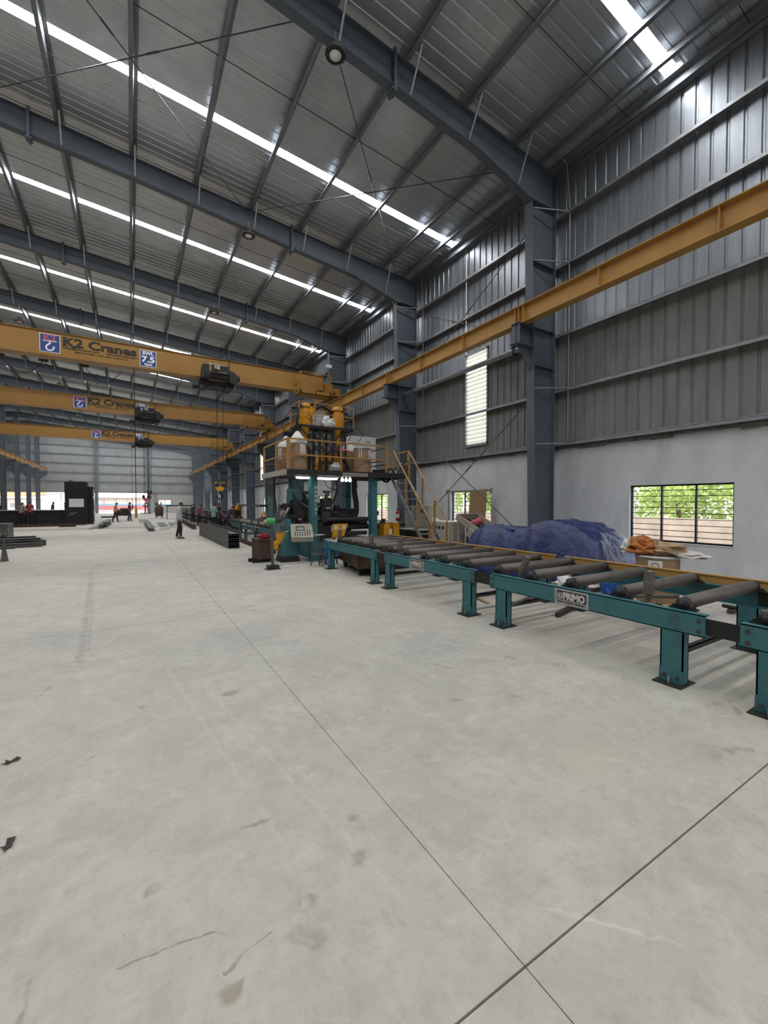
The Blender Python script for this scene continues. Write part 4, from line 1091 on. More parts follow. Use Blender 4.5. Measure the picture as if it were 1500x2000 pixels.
for a in (R(-125), R(-140)):
    tag(MB().box((6.03 + 0.272 * math.cos(a) - 0.012, 11.28 + 0.272 * math.sin(a) - 0.012, PT + 0.45), (6.03 + 0.272 * math.cos(a) + 0.012, 11.28 + 0.272 * math.sin(a) + 0.012, PT + 0.72)).build('drum_strap', 'paper_white'), 'white strap on the steel rimmed drum, %s' % ('closer to the drum label' if a > R(-130) else 'farther from the drum label'), 'strap', 'white drum straps')
c = thing('control_cabinet', 'tall light grey control cabinet at the back of the welding platform', 'cabinet', (0, 0, 0))
MB().box((6.45, 12.85, PT), (7.40, 13.25, 3.92)).build('cabinet_body', 'cabinet_grey', c)
MB().box((6.48, 12.838, PT + 0.05), (7.37, 12.85, 3.89)).build('cabinet_door', 'cabinet_grey', c)
for q in range(3): MB().tube((7.02 + q * 0.07, 12.838, 3.74), (7.02 + q * 0.07, 12.825, 3.74), 0.02, 10).build('switch_knob', 'black_steel', c)
MB().box((6.44, 12.9, 3.3), (6.45, 13.2, 3.75)).build('vent_grille', 'dark_iron', c)
# yellow flux recovery unit on the platform, with motor
u = thing('flux_recovery_unit', 'yellow flux recovery unit with motor behind the platform railing', 'machine', (0, 0, 0))
MB().box((4.42, 12.3, PT), (5.05, 12.8, PT + 0.34)).build('lower_tank', 'hopper_yellow', u)
MB().lathe([(0.2, PT + 0.3), (0.2, PT + 0.72), (0.12, PT + 0.80)], c=(4.62, 12.55, 0), n=18).build('filter_drum', 'hopper_yellow', u)
MB().box((5.15, 12.3, PT + 0.42), (5.75, 12.8, PT + 0.66)).build('upper_tank', 'hopper_yellow', u)
MB().box((5.1, 12.4, PT), (5.7, 12.75, PT + 0.42)).build('stand', 'handrail_yellow', u)
MB().tube((5.12, 11.6, PT + 0.14), (5.45, 11.6, PT + 0.14), 0.11, 14).box((5.15, 11.52, PT), (5.42, 11.68, PT + 0.06)).box((5.2, 11.55, PT + 0.22), (5.38, 11.66, PT + 0.32)).build('motor', 'cabinet_grey', u)
MB().tube((5.02, 12.1, 3.2), (5.02, 12.1, 3.5), 0.05, 12).build('orange_valve', 'hopper_yellow', u)

# ---- hoses and cables hung over the gantry
def hose(pts, r, label, m='rubber', n=8, sub=6):
    P = [Vector(p) for p in pts]; out = []
    for i_ in range(len(P) - 1):
        p0 = P[max(i_ - 1, 0)]; p1 = P[i_]; p2 = P[i_ + 1]; p3 = P[min(i_ + 2, len(P) - 1)]
        for q in range(sub):
            s_ = q / sub
            out.append(0.5 * ((2 * p1) + (p2 - p0) * s_ + (2 * p0 - 5 * p1 + 4 * p2 - p3) * s_ ** 2 + (3 * p1 - p0 - 3 * p2 + p3) * s_ ** 3))
    out.append(P[-1])
    return tag(MB().path(out, r, n).build('hose', m), label, 'hose', 'hoses and cables on the gantry')
hose([(4.62, 11.80, 4.30), (4.85, 11.75, 4.50), (5.15, 11.8, 4.44), (5.36, 11.82, 4.36)], 0.045, 'thick black hose arching between the two yellow hoppers')
hose([(4.32, 11.80, 4.50), (4.16, 11.62, 4.40), (4.08, 11.5, 4.10), (4.05, 11.48, 3.80), (4.25, 11.40, 3.35), (4.38, 11.35, 3.0), (4.34, 11.3, 2.56)], 0.040, 'thick black hose falling from the leaning hopper beside the corner drum')
hose([(5.60, 11.80, 4.45), (5.78, 11.7, 4.3), (5.82, 11.65, 4.0)], 0.03, 'short black hose bent over the plain hopper')
hose([(5.60, 12.0, 3.40), (5.55, 11.9, 3.1), (5.72, 11.7, 2.8), (5.75, 11.6, 2.56)], 0.045, 'thick black hose beside the tower leg, low on the platform')
hose([(5.35, 11.7, 3.25), (5.6, 11.5, 3.22), (5.85, 11.4, 3.1)], 0.022, 'red and white striped looking cable behind the railing', 'print_red')
hose([(3.95, 11.25, 3.62), (3.86, 11.3, 3.95), (4.0, 11.5, 4.25), (4.15, 11.55, 4.25)], 0.009, 'thin black wire rising from the corner drum hood', n=5)
hose([(3.95, 12.15, 3.62), (3.75, 11.9, 3.9), (3.95, 11.6, 4.3), (4.2, 11.6, 4.40)], 0.009, 'thin black wire rising from the rear drum hood', n=5)
hose([(5.95, 12.05, 3.60), (5.98, 11.9, 3.85), (5.85, 11.7, 3.92)], 0.009, 'thin black wire looping from the hood beside the grey cabinet', n=5)
hose([(6.05, 11.6, 3.50), (6.15, 11.5, 3.75), (5.95, 11.55, 3.95), (5.80, 11.6, 3.92)], 0.009, 'thin black wire looping above the steel rimmed drum', n=5)
hose([(6.62, 11.2, 2.38), (6.8, 11.15, 2.28), (6.95, 11.15, 2.38)], 0.03, 'black hose loop hanging under the platform edge by the stair')
hose([(6.9, 11.0, 2.70), (7.05, 10.95, 2.5), (7.3, 11.0, 2.85), (7.6, 11.1, 2.95)], 0.022, 'black cable draped over the stair head')
hose([(7.7, 11.3, 2.9), (7.75, 11.3, 2.2), (7.85, 11.35, 1.4)], 0.022, 'black cable hanging down behind the stair')
hose([(6.12, 12.0, 2.38), (6.12, 12.0, 2.0), (6.16, 11.95, 1.6), (6.05, 11.8, 1.25), (5.75, 11.7, 1.20), (5.35, 11.7, 1.28)], 0.085, 'very thick black extraction hose curving down inside the gantry', n=12)
hose([(4.1, 12.3, 2.38), (4.15, 12.1, 1.9), (4.35, 11.9, 1.6), (4.6, 11.8, 1.45)], 0.03, 'grey hose sagging from the platform to the rear welding head', 'hose_grey')
hose([(4.25, 12.2, 2.38), (4.4, 12.1, 2.0), (4.62, 12.0, 1.85)], 0.02, 'second grey hose sagging beside the lettered post', 'hose_grey')
hose([(5.45, 11.9, 2.38), (5.42, 11.8, 2.0), (5.25, 11.7, 1.70), (5.02, 11.6, 1.45), (4.95, 11.55, 1.2)], 0.032, 'black hose swinging down to the front welding head')
hose([(4.85, 11.5, 2.38), (4.98, 11.5, 2.1), (5.3, 11.6, 2.05), (5.6, 11.7, 2.2)], 0.012, 'thin black cable looping below the tube lights', n=5)
hose([(5.0, 11.5, 1.95), (5.25, 11.5, 2.02), (5.5, 11.5, 1.85), (5.85, 11.6, 1.85), (6.1, 11.7, 2.2)], 0.010, 'thin black cable looping across to the rear post', n=5)
hose([(5.55, 12.1, 2.3), (5.45, 12.1, 1.9), (5.35, 12.1, 1.55)], 0.03, 'white hose hanging slanted behind the front welding head', 'poly_white')
hose([(3.72, 12.6, 2.38), (3.72, 12.6, 1.9), (3.78, 12.6, 1.3), (3.75, 12.5, 0.9)], 0.025, 'black cable hanging straight down below the platform corner')

# ---- welding heads and machine bed
def weld_head(x, y, label, flip=1):
    h = thing('welding_unit', label, 'welding head', (x, y, 0), group='welding heads in the gantry')
    MB().box((-0.13, -0.09, 1.42), (0.16, 0.12, 1.76)).build('wire_feeder', 'black_steel', h)
    MB().tube((-0.02, 0, 1.70), (0.10 * flip, 0, 1.98), 0.055, 12).box((-0.05, -0.05, 1.92), (0.12, 0.05, 2.0)).build('drive_motor', 'dark_iron', h)
    MB().prism([(-0.16, -0.06, 1.42), (0.16, -0.06, 1.42), (0.10, -0.06, 1.08), (-0.04, -0.06, 1.08)], (0, 0.14, 0)).build('flux_funnel', 'rust_brown', h)
    MB().tube((0.02, 0, 1.10), (-0.03, 0, 0.92), 0.03, 10, 0.012).build('torch_nozzle', 'dark_iron', h)
    MB().box((-0.30, -0.05, 1.20), (-0.13, 0.03, 1.28)).box((-0.34, -0.04, 1.05), (-0.28, 0.04, 1.62)).build('slide_bracket', 'black_steel', h)
    MB().box((0.16, -0.04, 1.2), (0.42, 0.04, 1.28)).box((0.36, -0.05, 1.0), (0.46, 0.05, 1.40)).build('cross_slide', 'black_steel', h)
    MB().tube((-0.22, -0.08, 1.58), (-0.22, 0.06, 1.58), 0.06, 10).tube((0.30, -0.08, 1.34), (0.30, 0.05, 1.34), 0.05, 10).build('hand_wheel', 'dark_iron', h)
    MB().tube((-0.05, -0.1, 1.83), (0.18, -0.1, 1.72), 0.02, 8).build('lever', 'dark_iron', h)
    MB().box((-0.02, -0.11, 1.46), (0.12, -0.09, 1.50)).build('rating_tag', 'plate_alu', h)
    return h
weld_head(4.95, 11.6, 'dark welding head with a rusty flux funnel in the middle of the gantry')
weld_head(4.72, 12.6, 'dark welding head behind the lettered teal post', -1)
B = thing('machine_bed', 'dark machine bed with cross tubes inside the teal gantry', 'machine', (0, 0, 0))
for y, z, r, x0, x1 in ((11.35, 1.14, 0.065, 4.5, 6.26), (11.5, 0.90, 0.075, 5.4, 6.9), (11.35, 0.72, 0.06, 4.9, 6.2), (11.9, 1.0, 0.08, 4.3, 6.5), (12.5, 1.0, 0.08, 4.3, 6.5)):
    MB().tube((x0, y, z), (x1, y, z), r, 16).build('cross_tube', 'dark_iron', B)
MB().box((4.52, 11.25, 0.08), (4.85, 12.9, 0.55)).box((5.95, 11.25, 0.08), (6.2, 12.9, 0.60)).box((4.5, 11.3, 0.02), (6.25, 12.9, 0.10)).build('bed_frame', 'teal_paint', B)
MB().box((4.56, 11.2, 0.55), (4.72, 11.5, 1.10)).box((4.55, 11.7, 1.05), (6.2, 12.2, 1.12)).box((4.62, 11.28, 0.6), (5.0, 11.42, 0.95)).build('slide_block', 'black_steel', B)
MB().prism([(5.0, 11.18, 0.66), (5.36, 11.18, 0.66), (5.50, 11.18, 1.02), (5.0, 11.18, 1.02)], (0, 0.03, 0)).box((5.0, 11.2, 0.62), (5.3, 11.3, 0.75)).build('yellow_guard', 'hopper_yellow', B)
for x in (5.04, 5.30): MB().box((x, 11.172, 0.86), (x + 0.12, 11.18, 0.98)).build('caution_sticker', 'poly_white', B)
MB().box((5.6, 11.9, 1.12), (6.15, 12.3, 1.45)).box((4.9, 12.0, 1.12), (5.3, 12.4, 1.5)).tube((5.5, 12.0, 1.2), (5.5, 12.0, 1.55), 0.10, 14).build('head_carriage', 'black_steel', B)
MB().box((5.55, 12.7, 1.1), (6.25, 12.78, 1.45)).build('rear_plate', 'teal_paint', B)
MB().tube((6.38, 11.3, 1.05), (6.38, 11.3, 1.4), 0.03, 8).box((6.44, 11.2, 1.25), (6.56, 11.32, 1.38)).box((6.47, 11.22, 0.9), (6.52, 11.28, 1.3)).build('limit_arm', 'black_steel', B)
for x, y, z in ((4.62, 11.24, 0.78), (4.75, 11.24, 1.18), (4.66, 12.0, 1.2), (4.95, 11.4, 1.16), (5.7, 11.5, 1.15), (5.88, 11.6, 1.2), (4.5, 12.2, 1.3), (4.58, 12.4, 1.1), (5.15, 11.5, 1.35)):
    MB().cbox((x, y, z), (random.uniform(0.06, 0.16), random.uniform(0.06, 0.14), random.uniform(0.08, 0.26))).build('actuator', random.choice(['black_steel', 'dark_iron', 'dark_iron']), B)

# ---- console, pedestal and boxes before the gantry
P = thing('machine_pedestal', 'teal sheet steel pedestal with a yellow bracket beside the control console', 'pedestal', (0, 0, 0))
MB().prism([(3.55, 11.28, 0.14), (3.98, 11.28, 0.14), (3.98, 11.28, 0.80), (3.70, 11.28, 0.80), (3.56, 11.28, 0.52)], (0, 0.5, 0)).build('pedestal_body', 'teal_paint', P)
MB().prism([(3.50, 11.24, 0.0), (4.03, 11.24, 0.0), (3.99, 11.24, 0.15), (3.54, 11.24, 0.15)], (0, 0.58, 0)).build('plinth', 'dark_iron', P)
MB().prism([(3.50, 11.5, 0.48), (3.56, 11.5, 0.48), (3.70, 11.5, 0.82), (3.50, 11.5, 0.84)], (0, 0.25, 0)).box((3.28, 11.5, 0.34), (3.50, 11.7, 0.56)).build('yellow_bracket', 'hopper_yellow', P)
MB().prism([(3.52, 11.5, 0.84), (3.95, 11.5, 0.84), (3.85, 11.5, 1.18), (3.70, 11.5, 1.18)], (0, 0.7, 0)).build('upper_housing', 'teal_paint', P)
MB().box((3.62, 11.75, 1.18), (4.28, 12.2, 1.30)).tube((3.85, 11.9, 1.3), (3.85, 11.9, 1.62), 0.11, 14).box((3.72, 12.0, 1.3), (3.95, 12.2, 1.58)).box((4.05, 11.8, 1.3), (4.25, 12.1, 1.72)).build('drive_unit', 'black_steel', P)
MB().box((4.0, 12.1, 1.15), (4.26, 12.3, 2.05)).build('mast', 'teal_paint', P)
MB().box((3.62, 11.62, 1.22), (3.72, 11.72, 1.42)).tube((3.72, 11.62, 1.28), (3.84, 11.6, 1.50), 0.03, 8).build('valve', 'bare_steel', P)
K = thing('control_console', 'beige tilted control console with screen and buttons on the gantry', 'console', (4.0, 11.0, 0.86), R(-14))
Mx = Matrix.Rotation(R(-42), 3, 'X')
MB().prism([(-0.29, -0.20, -0.15), (-0.29, 0.20, 0.19), (-0.29, 0.26, 0.08), (-0.29, -0.14, -0.28)], (0.58, 0, 0)).build('console_case', 'cabinet_beige', K)
def onpanel(u, v, d=0.0):  # u across, v up the sloping face
    a = Vector((0, 0.40, 0.34)).normalized(); nrm = Vector((0, -0.648, 0.762))
    return Vector((u, -0.20, -0.15)) + a * v + nrm * d
def panel_box(u0, u1, v0, v1, d, nm, m):
    ps = [onpanel(u0, v0), onpanel(u1, v0), onpanel(u1, v1), onpanel(u0, v1)]
    return MB().prism(ps, Vector((0, -0.648, 0.762)) * d).build(nm, m, K)
panel_box(-0.16, 0.08, 0.25, 0.43, 0.006, 'console_bezel', 'dark_iron')
panel_box(-0.14, 0.06, 0.27, 0.41, 0.009, 'console_screen', 'screen')
for r_ in range(3):
    for q in range(7):
        if r_ == 2 and q < 5: continue
        u0 = -0.20 + q * 0.066; v0 = 0.06 + r_ * 0.085
        panel_box(u0, u0 + 0.022, v0, v0 + 0.05, 0.012, 'console_button', 'black_steel')
MB().tube((4.30, 11.12, 0.84), (4.36, 11.16, 0.84), 0.04, 10).build('console_arm', 'dark_iron', K).matrix_parent_inverse = K.matrix_world.inverted()
R1 = thing('scrap_bin', 'rust brown steel bin on skids beside the pedestal', 'bin', (3.12, 11.75, 0), R(8))
MB().box((-0.2, -0.25, 0.10), (0.2, 0.25, 0.62)).build('bin_body', 'rust_brown', R1)
MB().box((-0.22, -0.27, 0.60), (0.22, 0.27, 0.64)).build('bin_rim', 'rust_brown', R1)
for s in (-0.14, 0.14): MB().box((-0.34, s - 0.03, 0.0), (0.22, s + 0.03, 0.10)).build('skid', 'black_steel', R1)
lump('red_cloth', 'extinguisher_red', (3.14, 11.72, 0.70), 0.14, 0.12, 0.09, 'crumpled red cloth lying on the rusty bin', 'cloth', 7, 0.5)

# ---- pedestal fan
Fn = thing('pedestal_fan', 'pedestal fan with a green motor and wire cage beside the gantry', 'fan', (2.98, 10.28, 0))
MB().box((-0.17, -0.14, 0.0), (0.17, 0.14, 0.015)).box((-0.13, -0.10, 0.015), (0.13, 0.10, 0.10)).build('fan_base', 'dark_iron', Fn)
MB().tube((0, 0, 0.1), (-0.02, 0, 1.05), 0.036, 14).build('fan_pole', 'mill_steel', Fn)
MB().tube((-0.14, 0.02, 1.18), (0.06, 0.02, 1.18), 0.085, 16).build('fan_motor', 'fan_green', Fn)
MB().tube((-0.20, 0.02, 1.17), (-0.14, 0.02, 1.17), 0.05, 12).build('motor_cap', 'cabinet_beige', Fn)
cg = MB()
def ring(mb, c, r, ax='X', rr=0.005, n=24):
    mb.path([(c[0], c[1] + r * math.cos(2 * PI * q / n), c[2] + r * math.sin(2 * PI * q / n)) for q in range(n + 1)], rr, 4)
for dx, r in ((0.10, 0.10), (0.08, 0.20), (0.12, 0.30), (0.20, 0.31), (0.27, 0.30), (0.31, 0.2), (0.32, 0.1)): ring(cg, (dx, 0.02, 1.18), r)
for q in range(20):
    a = 2 * PI * q / 20; cs, sn = math.cos(a), math.sin(a)
    cg.path([(0.10, 0.02 + 0.1 * cs, 1.18 + 0.1 * sn), (0.12, 0.02 + 0.30 * cs, 1.18 + 0.30 * sn), (0.20, 0.02 + 0.31 * cs, 1.18 + 0.31 * sn), (0.27, 0.02 + 0.30 * cs, 1.18 + 0.3 * sn), (0.32, 0.02 + 0.1 * cs, 1.18 + 0.1 * sn)], 0.0035, 4)
cg.build('fan_cage', 'mill_steel', Fn)
for q in range(3):
    a = 2 * PI * q / 3 + 0.4
    d = Vector((0, math.cos(a), math.sin(a))); s_ = Vector((0, -math.sin(a), math.cos(a)))
    c0 = Vector((0.2, 0.02, 1.18))
    MB().prism([c0 + d * 0.05 - s_ * 0.03, c0 + d * 0.26 - s_ * 0.08, c0 + d * 0.27 + s_ * 0.06, c0 + d * 0.05 + s_ * 0.03], (0.012, 0, 0)).build('fan_blade', 'mill_steel', Fn)
MB().tube((0.06, 0.02, 1.18), (0.24, 0.02, 1.18), 0.04, 12).build('fan_hub', 'dark_iron', Fn)
tag(MB().box((3.18, 10.30, 0), (3.44, 10.36, 0.05)).build('channel_offcut', 'paper_white', None, None), 'short white strip lying on the floor beside the fan base', 'strip')
hose([(3.12, 10.4, 0.02), (3.25, 10.48, 0.02), (3.38, 10.42, 0.02), (3.3, 10.55, 0.02), (3.1, 10.6, 0.02)], 0.012, 'loose black fan cable on the floor by the fan base', n=5)

# ---- tripod stand in front of the conveyor end
St = thing('tripod_stand', 'grey tripod stool stand with a round foot ring before the gantry', 'stand', (4.17, 10.16, 0))
MB().tube((0, 0, 0.18), (0, 0, 0.72), 0.03, 12).lathe([(0.0, 0.72), (0.055, 0.72), (0.055, 0.76), (0.0, 0.76)], n=14).build('stand_pole', 'mill_steel', St)
MB().lathe([(0.0, 0.80), (0.15, 0.80), (0.15, 0.815), (0.0, 0.815)], n=20).tube((0, 0, 0.76), (0, 0, 0.80), 0.025, 10).build('stand_top', 'bare_steel', St)
MB().lathe([(0.13, 0.315), (0.215, 0.315), (0.215, 0.33), (0.13, 0.33), (0.13, 0.315)], n=24, cap=False).build('foot_ring', 'mill_steel', St)
for q in range(3):
    a = 2 * PI * q / 3 + 0.5
    MB().tube((0.02 * math.cos(a), 0.02 * math.sin(a), 0.58), (0.24 * math.cos(a), 0.24 * math.sin(a), 0.0), 0.016, 8).build('leg', 'mill_steel', St)
    MB().bar((0, 0, 0.16), (0.19 * math.cos(a), 0.19 * math.sin(a), 0.16), 0.015, 0.015).build('leg_stay', 'mill_steel', St)
MB().tube((0, 0, 0.02), (0, 0, 0.2), 0.022, 10).build('screw_foot', 'mill_steel', St)

# ---- rusty tray cart below the conveyor
C = thing('tray_cart', 'rusty steel tray cart on small wheels filled with flux granules, under the conveyor', 'cart', (4.95, 9.0, 0), R(-12))
ty = 0.95
MB().box((-0.5, -ty, 0.17), (0.5, ty, 0.20)).prism([(-0.5, -ty, 0.18), (-0.53, -ty, 0.50), (-0.51, -ty, 0.50), (-0.48, -ty, 0.18)], (0, 2 * ty, 0)).prism([(0.5, -ty, 0.18), (0.53, -ty, 0.50), (0.51, -ty, 0.50), (0.48, -ty, 0.18)], (0, 2 * ty, 0)).box((-0.52, -ty, 0.18), (0.52, -ty + 0.02, 0.50)).box((-0.52, ty - 0.02, 0.18), (0.52, ty, 0.50)).build('tray', 'rust_brown', C)
gv = []; gf = []
for j in range(15):
    for i_ in range(9):
        x, y = -0.48 + 0.96 * i_ / 8, -ty + 0.03 + (2 * ty - 0.06) * j / 14
        gv.append((x, y, 0.40 + 0.07 * mnoise.noise(Vector((x * 3, y * 3, 0))) + 0.06 * math.exp(-((x + 0.1) ** 2 + (y) ** 2) * 3)))
for j in range(14):
    for i_ in range(8): gf.append((j * 9 + i_, j * 9 + i_ + 1, j * 9 + i_ + 10, j * 9 + i_ + 9))
g_ = MB().add(gv, gf).build('flux_granules', 'gravel', C); g_['kind'] = 'stuff'
for x in (-0.38, 0.38):
    for y in (-0.70, 0.70):
        wv = MB().tube((x - 0.04, y, 0.085), (x + 0.04, y, 0.085), 0.085, 14).build('wheel', 'black_steel', C)
        MB().box((x - 0.06, y - 0.05, 0.09), (x - 0.045, y + 0.05, 0.18)).box((x + 0.045, y - 0.05, 0.09), (x + 0.06, y + 0.05, 0.18)).build('caster_fork', 'black_steel', wv)
Ln = thing('plastic_stool', 'small blue plastic stool behind the tripod stand', 'stool', (4.55, 10.4, 0))
MB().prism([(-0.13, -0.13, 0.40), (0.13, -0.13, 0.40), (0.13, 0.13, 0.40), (-0.13, 0.13, 0.40)], (0, 0, 0.03)).build('seat', 'blue_plastic', Ln)
for sx in (-1, 1):
    for sy in (-1, 1): MB().bar((0.11 * sx, 0.11 * sy, 0.40), (0.16 * sx, 0.16 * sy, 0), 0.04, 0.03).build('leg', 'blue_plastic', Ln)
MB().box((-0.14, -0.15, 0.18), (0.14, -0.13, 0.21)).build('brace', 'blue_plastic', Ln)

# ================================================================== THINGS ALONG THE SIDE WALL
def lerp_tab(tab, x):
    if x <= tab[0][0]: return tab[0][1]
    for (a, va), (b, vb) in zip(tab[:-1], tab[1:]):
        if x <= b:
            u = (x - a) / (b - a); u = u * u * (3 - 2 * u)
            return va + (vb - va) * u
    return tab[-1][1]
def make_tarp_obj():
    HY = [(4.22, 0.0), (4.34, 0.5), (4.55, 0.90), (4.8, 1.08), (5.15, 1.22), (5.55, 1.27), (5.95, 1.19), (6.35, 1.07), (6.9, 1.03), (7.3, 1.04), (7.6, 1.0), (7.78, 0.92), (7.92, 0.5), (8.05, 0.0)]
    nx, ny = 46, 92
    vs, fs = [], []
    for j in range(ny + 1):
        y = 4.22 + (8.05 - 4.22) * j / ny
        hgt = lerp_tab(HY, y)
        for i in range(nx + 1):
            u = -1 + 2 * i / nx
            wob = 0.06 * mnoise.noise(Vector((y * 1.3, u, 2)))
            xx = 7.84 + u * (0.95 + wob)
            e = abs(u)
            crs = max(0.0, 1 - max(0.0, (e - 0.52) / 0.48) ** 1.7)
            rid = 0.07 * (0.3 - abs(mnoise.noise(Vector((xx * 1.5, y * 2.2, 0))))) + 0.05 * (0.25 - abs(mnoise.noise(Vector((xx * 2.6 + 5 + y, y * 3.4 - xx, 1))))) + 0.02 * mnoise.noise(Vector((xx * 7, y * 7, 2)))
            fold = 0.075 * math.sin(y * 9 + 2.2 * mnoise.noise(Vector((y, xx, 4)))) * (1 - crs) * 1.2
            crease = -0.10 * math.exp(-((y - 6.25 - 0.5 * (8.1 - xx)) / 0.12) ** 2) * crs
            z = max(0.006, hgt * crs + (rid + fold + crease) * min(1, hgt * 2) * (0.3 + 0.7 * min(1, crs * 2)))
            if z < 0.02: z = 0.006 + 0.012 * (mnoise.noise(Vector((xx * 7, y * 7, 9))) + 1) * 0.5
            vs.append((xx - fold * 0.5, y, z))
    for j in range(ny):
        for i in range(nx):
            a = j * (nx + 1) + i
            fs.append((a, a + 1, a + nx + 2, a + nx + 1))
    m = MB().add(vs, fs, True)
    o = m.build('tarpaulin', 'tarp_blue')
    sol = o.modifiers.new('thickness', 'SOLIDIFY'); sol.thickness = 0.004
    return tag(o, 'dusty blue tarpaulin draped over a humped load by the wall', 'tarpaulin')
make_tarp_obj()
# folded flap on top of the tarp
vs, fs = [], []
for j in range(16):
    for i in range(7):
        y = 6.55 + 1.2 * j / 15; x = 7.40 + 0.55 * i / 6
        vs.append((x, y, 1.085 + 0.025 * mnoise.noise(Vector((x * 4, y * 4, 1))) - 0.05 * (1 if i == 0 else 0) - (0.08 if j == 15 else 0)))
for j in range(15):
    for i in range(6): fs.append((j * 7 + i, j * 7 + i + 1, j * 7 + i + 8, j * 7 + i + 7))
o = MB().add(vs, fs, True).build('tarp_flap', 'tarp_blue', bpy.data.objects['tarpaulin'])

def pallet(x, y, rz, label, z=0.0, n=6):
    p = thing('wooden_pallet', label, 'pallet', (x, y, z), rz, 'wooden pallets under the conveyor')
    for i in range(n):
        yy = -0.5 + 1.0 * i / (n - 1)
        MB().box((-0.5, yy - 0.045, 0.11), (0.5, yy + 0.045, 0.13)).build('deck_board', 'pallet_wood', p)
    for xx in (-0.44, 0.0, 0.44):
        for yy in (-0.45, 0.0, 0.45): MB().box((xx - 0.05, yy - 0.05, 0.015), (xx + 0.05, yy + 0.05, 0.095)).build('block', 'pallet_wood', p)
        MB().box((xx - 0.05, -0.5, 0.095), (xx + 0.05, 0.5, 0.11)).build('stringer_board', 'pallet_wood', p)
        MB().box((xx - 0.05, -0.5, 0.0), (xx + 0.05, 0.5, 0.015)).build('bottom_board', 'pallet_wood', p)
    return p
pallet(6.75, 3.42, R(4), 'light wooden pallet carrying the fibre drum beside the conveyor')
pallet(6.75, 4.65, R(-3), 'light wooden pallet carrying wrapped goods below the tarpaulin edge')
drum(7.0, 3.38, 0.13, 0.29, 0.69, 'wide brown fibre drum on a pallet with sacks on its lid', cone=False, lab_a=R(-160), group=None)
lump('orange_bag', 'orange_bag', (6.92, 3.55, 0.93), 0.20, 0.22, 0.15, 'orange plastic bag crumpled on the fibre drum lid', 'bag', 5, 0.55)
lump('paper_sack', 'sack_tan', (7.02, 3.30, 0.91), 0.20, 0.30, 0.12, 'tan paper sack lying across the fibre drum lid', 'sack', 9, 0.45)
lump('woven_sack', 'sack_white', (7.08, 3.02, 0.86), 0.17, 0.28, 0.06, 'off white woven sack hanging off the edge of the drum lid', 'sack', 12, 0.35)
lump('poly_bag', 'poly_white', (6.90, 3.78, 0.92), 0.12, 0.10, 0.12, 'pale clear plastic bag at the back edge of the drum lid', 'bag', 15, 0.5)
lump('wrapped_goods', 'poly_white', (6.70, 4.55, 0.22), 0.36, 0.36, 0.16, 'clear plastic wrapped goods on the pallet below the conveyor', 'goods', 18, 0.4)
lump('blue_bag', 'blue_plastic', (6.75, 3.98, 0.25), 0.15, 0.12, 0.22, 'bright blue plastic bag between the two pallets', 'bag', 21, 0.35)
# loose floor items
b = MB().bar((5.21, 3.84, 0.035), (5.80, 4.02, 0.035), 0.062, 0.062).build('square_bar', 'rust_brown'); tag(b, 'short rusty square steel bar lying under the conveyor', 'steel bar')
b = MB().bar((4.95, 4.95, 0.012), (5.1, 5.45, 0.05), 0.06, 0.022).build('wood_strip', 'pallet_wood'); tag(b, 'splintered wooden strip leaning by a conveyor leg', 'wood strip')
t = thing('pipe_rack', 'low dark steel tube frame lying on the floor by the wall', 'frame', (0, 0, 0))
MB().tube((7.6, 0.9, 0.10), (7.6, 2.75, 0.10), 0.03, 8).tube((7.95, 0.9, 0.10), (7.95, 2.7, 0.10), 0.03, 8).build('tube', 'dark_iron', t)
for y in (2.65, 1.2): MB().box((7.55, y - 0.03, 0), (8.0, y + 0.03, 0.07)).build('bearer', 'mill_steel', t)

# ---- tilted sieve tray with a red can
S2 = thing('sieve_tray', 'beige tilted steel sieve tray standing between stair and tarpaulin', 'tray', (8.75, 8.98, 0), 0)
# tray plane tilts down towards the camera
ang = R(24)
Mt = Matrix.Translation((0, 0, 0.86)) @ Matrix.Rotation(ang, 4, 'X')
def tl(p): return Mt @ Vector(p)
def tprism(m_, poly, off): m_.prism([tl(p) for p in poly], Mt.to_3x3() @ Vector(off))
for s in (-1, 1):
    m_ = MB(); tprism(m_, [(s * 0.40, -0.85, -0.03), (s * 0.40, 0.75, -0.03), (s * 0.40, 0.75, 0.16), (s * 0.40, -0.85, 0.16)], (s * 0.03, 0, 0)); m_.build('side_wall', 'cabinet_beige', S2)
for y0_, y1_ in ((-0.85, -0.82), (0.72, 0.75)):
    m_ = MB(); tprism(m_, [(-0.40, y0_, -0.03), (0.40, y0_, -0.03), (0.40, y0_, 0.16), (-0.40, y0_, 0.16)], (0, y1_ - y0_, 0)); m_.build('end_wall', 'cabinet_beige', S2)
m_ = MB(); tprism(m_, [(-0.40, -0.85, -0.03), (0.40, -0.85, -0.03), (0.40, 0.72, -0.03), (-0.40, 0.72, -0.03)], (0, 0, 0.02)); m_.build('sieve_floor', 'dark_iron', S2)
for x in (-0.12, 0.12):
    m_ = MB(); tprism(m_, [(x - 0.015, -0.82, 0.0), (x + 0.015, -0.82, 0.0), (x + 0.015, 0.72, 0.0), (x - 0.015, 0.72, 0.0)], (0, 0, 0.03)); m_.build('sieve_bar', 'cabinet_beige', S2)
for x in (-0.38, 0.38):
    for y, zt in ((-0.7, 0.53), (0.6, 1.08)): MB().box((x - 0.03, y - 0.03, 0.0), (x + 0.03, y + 0.03, zt)).build('leg', 'cabinet_beige', S2)
for q in range(3):
    m_ = MB(); tprism(m_, [(-0.43, -0.75 + q * 0.3, -0.22), (-0.43, -0.52 + q * 0.3, -0.22), (-0.43, -0.52 + q * 0.3, 0.02), (-0.43, -0.75 + q * 0.3, 0.02)], (-0.05, 0, 0)); m_.build('side_pocket', 'cabinet_beige', S2)
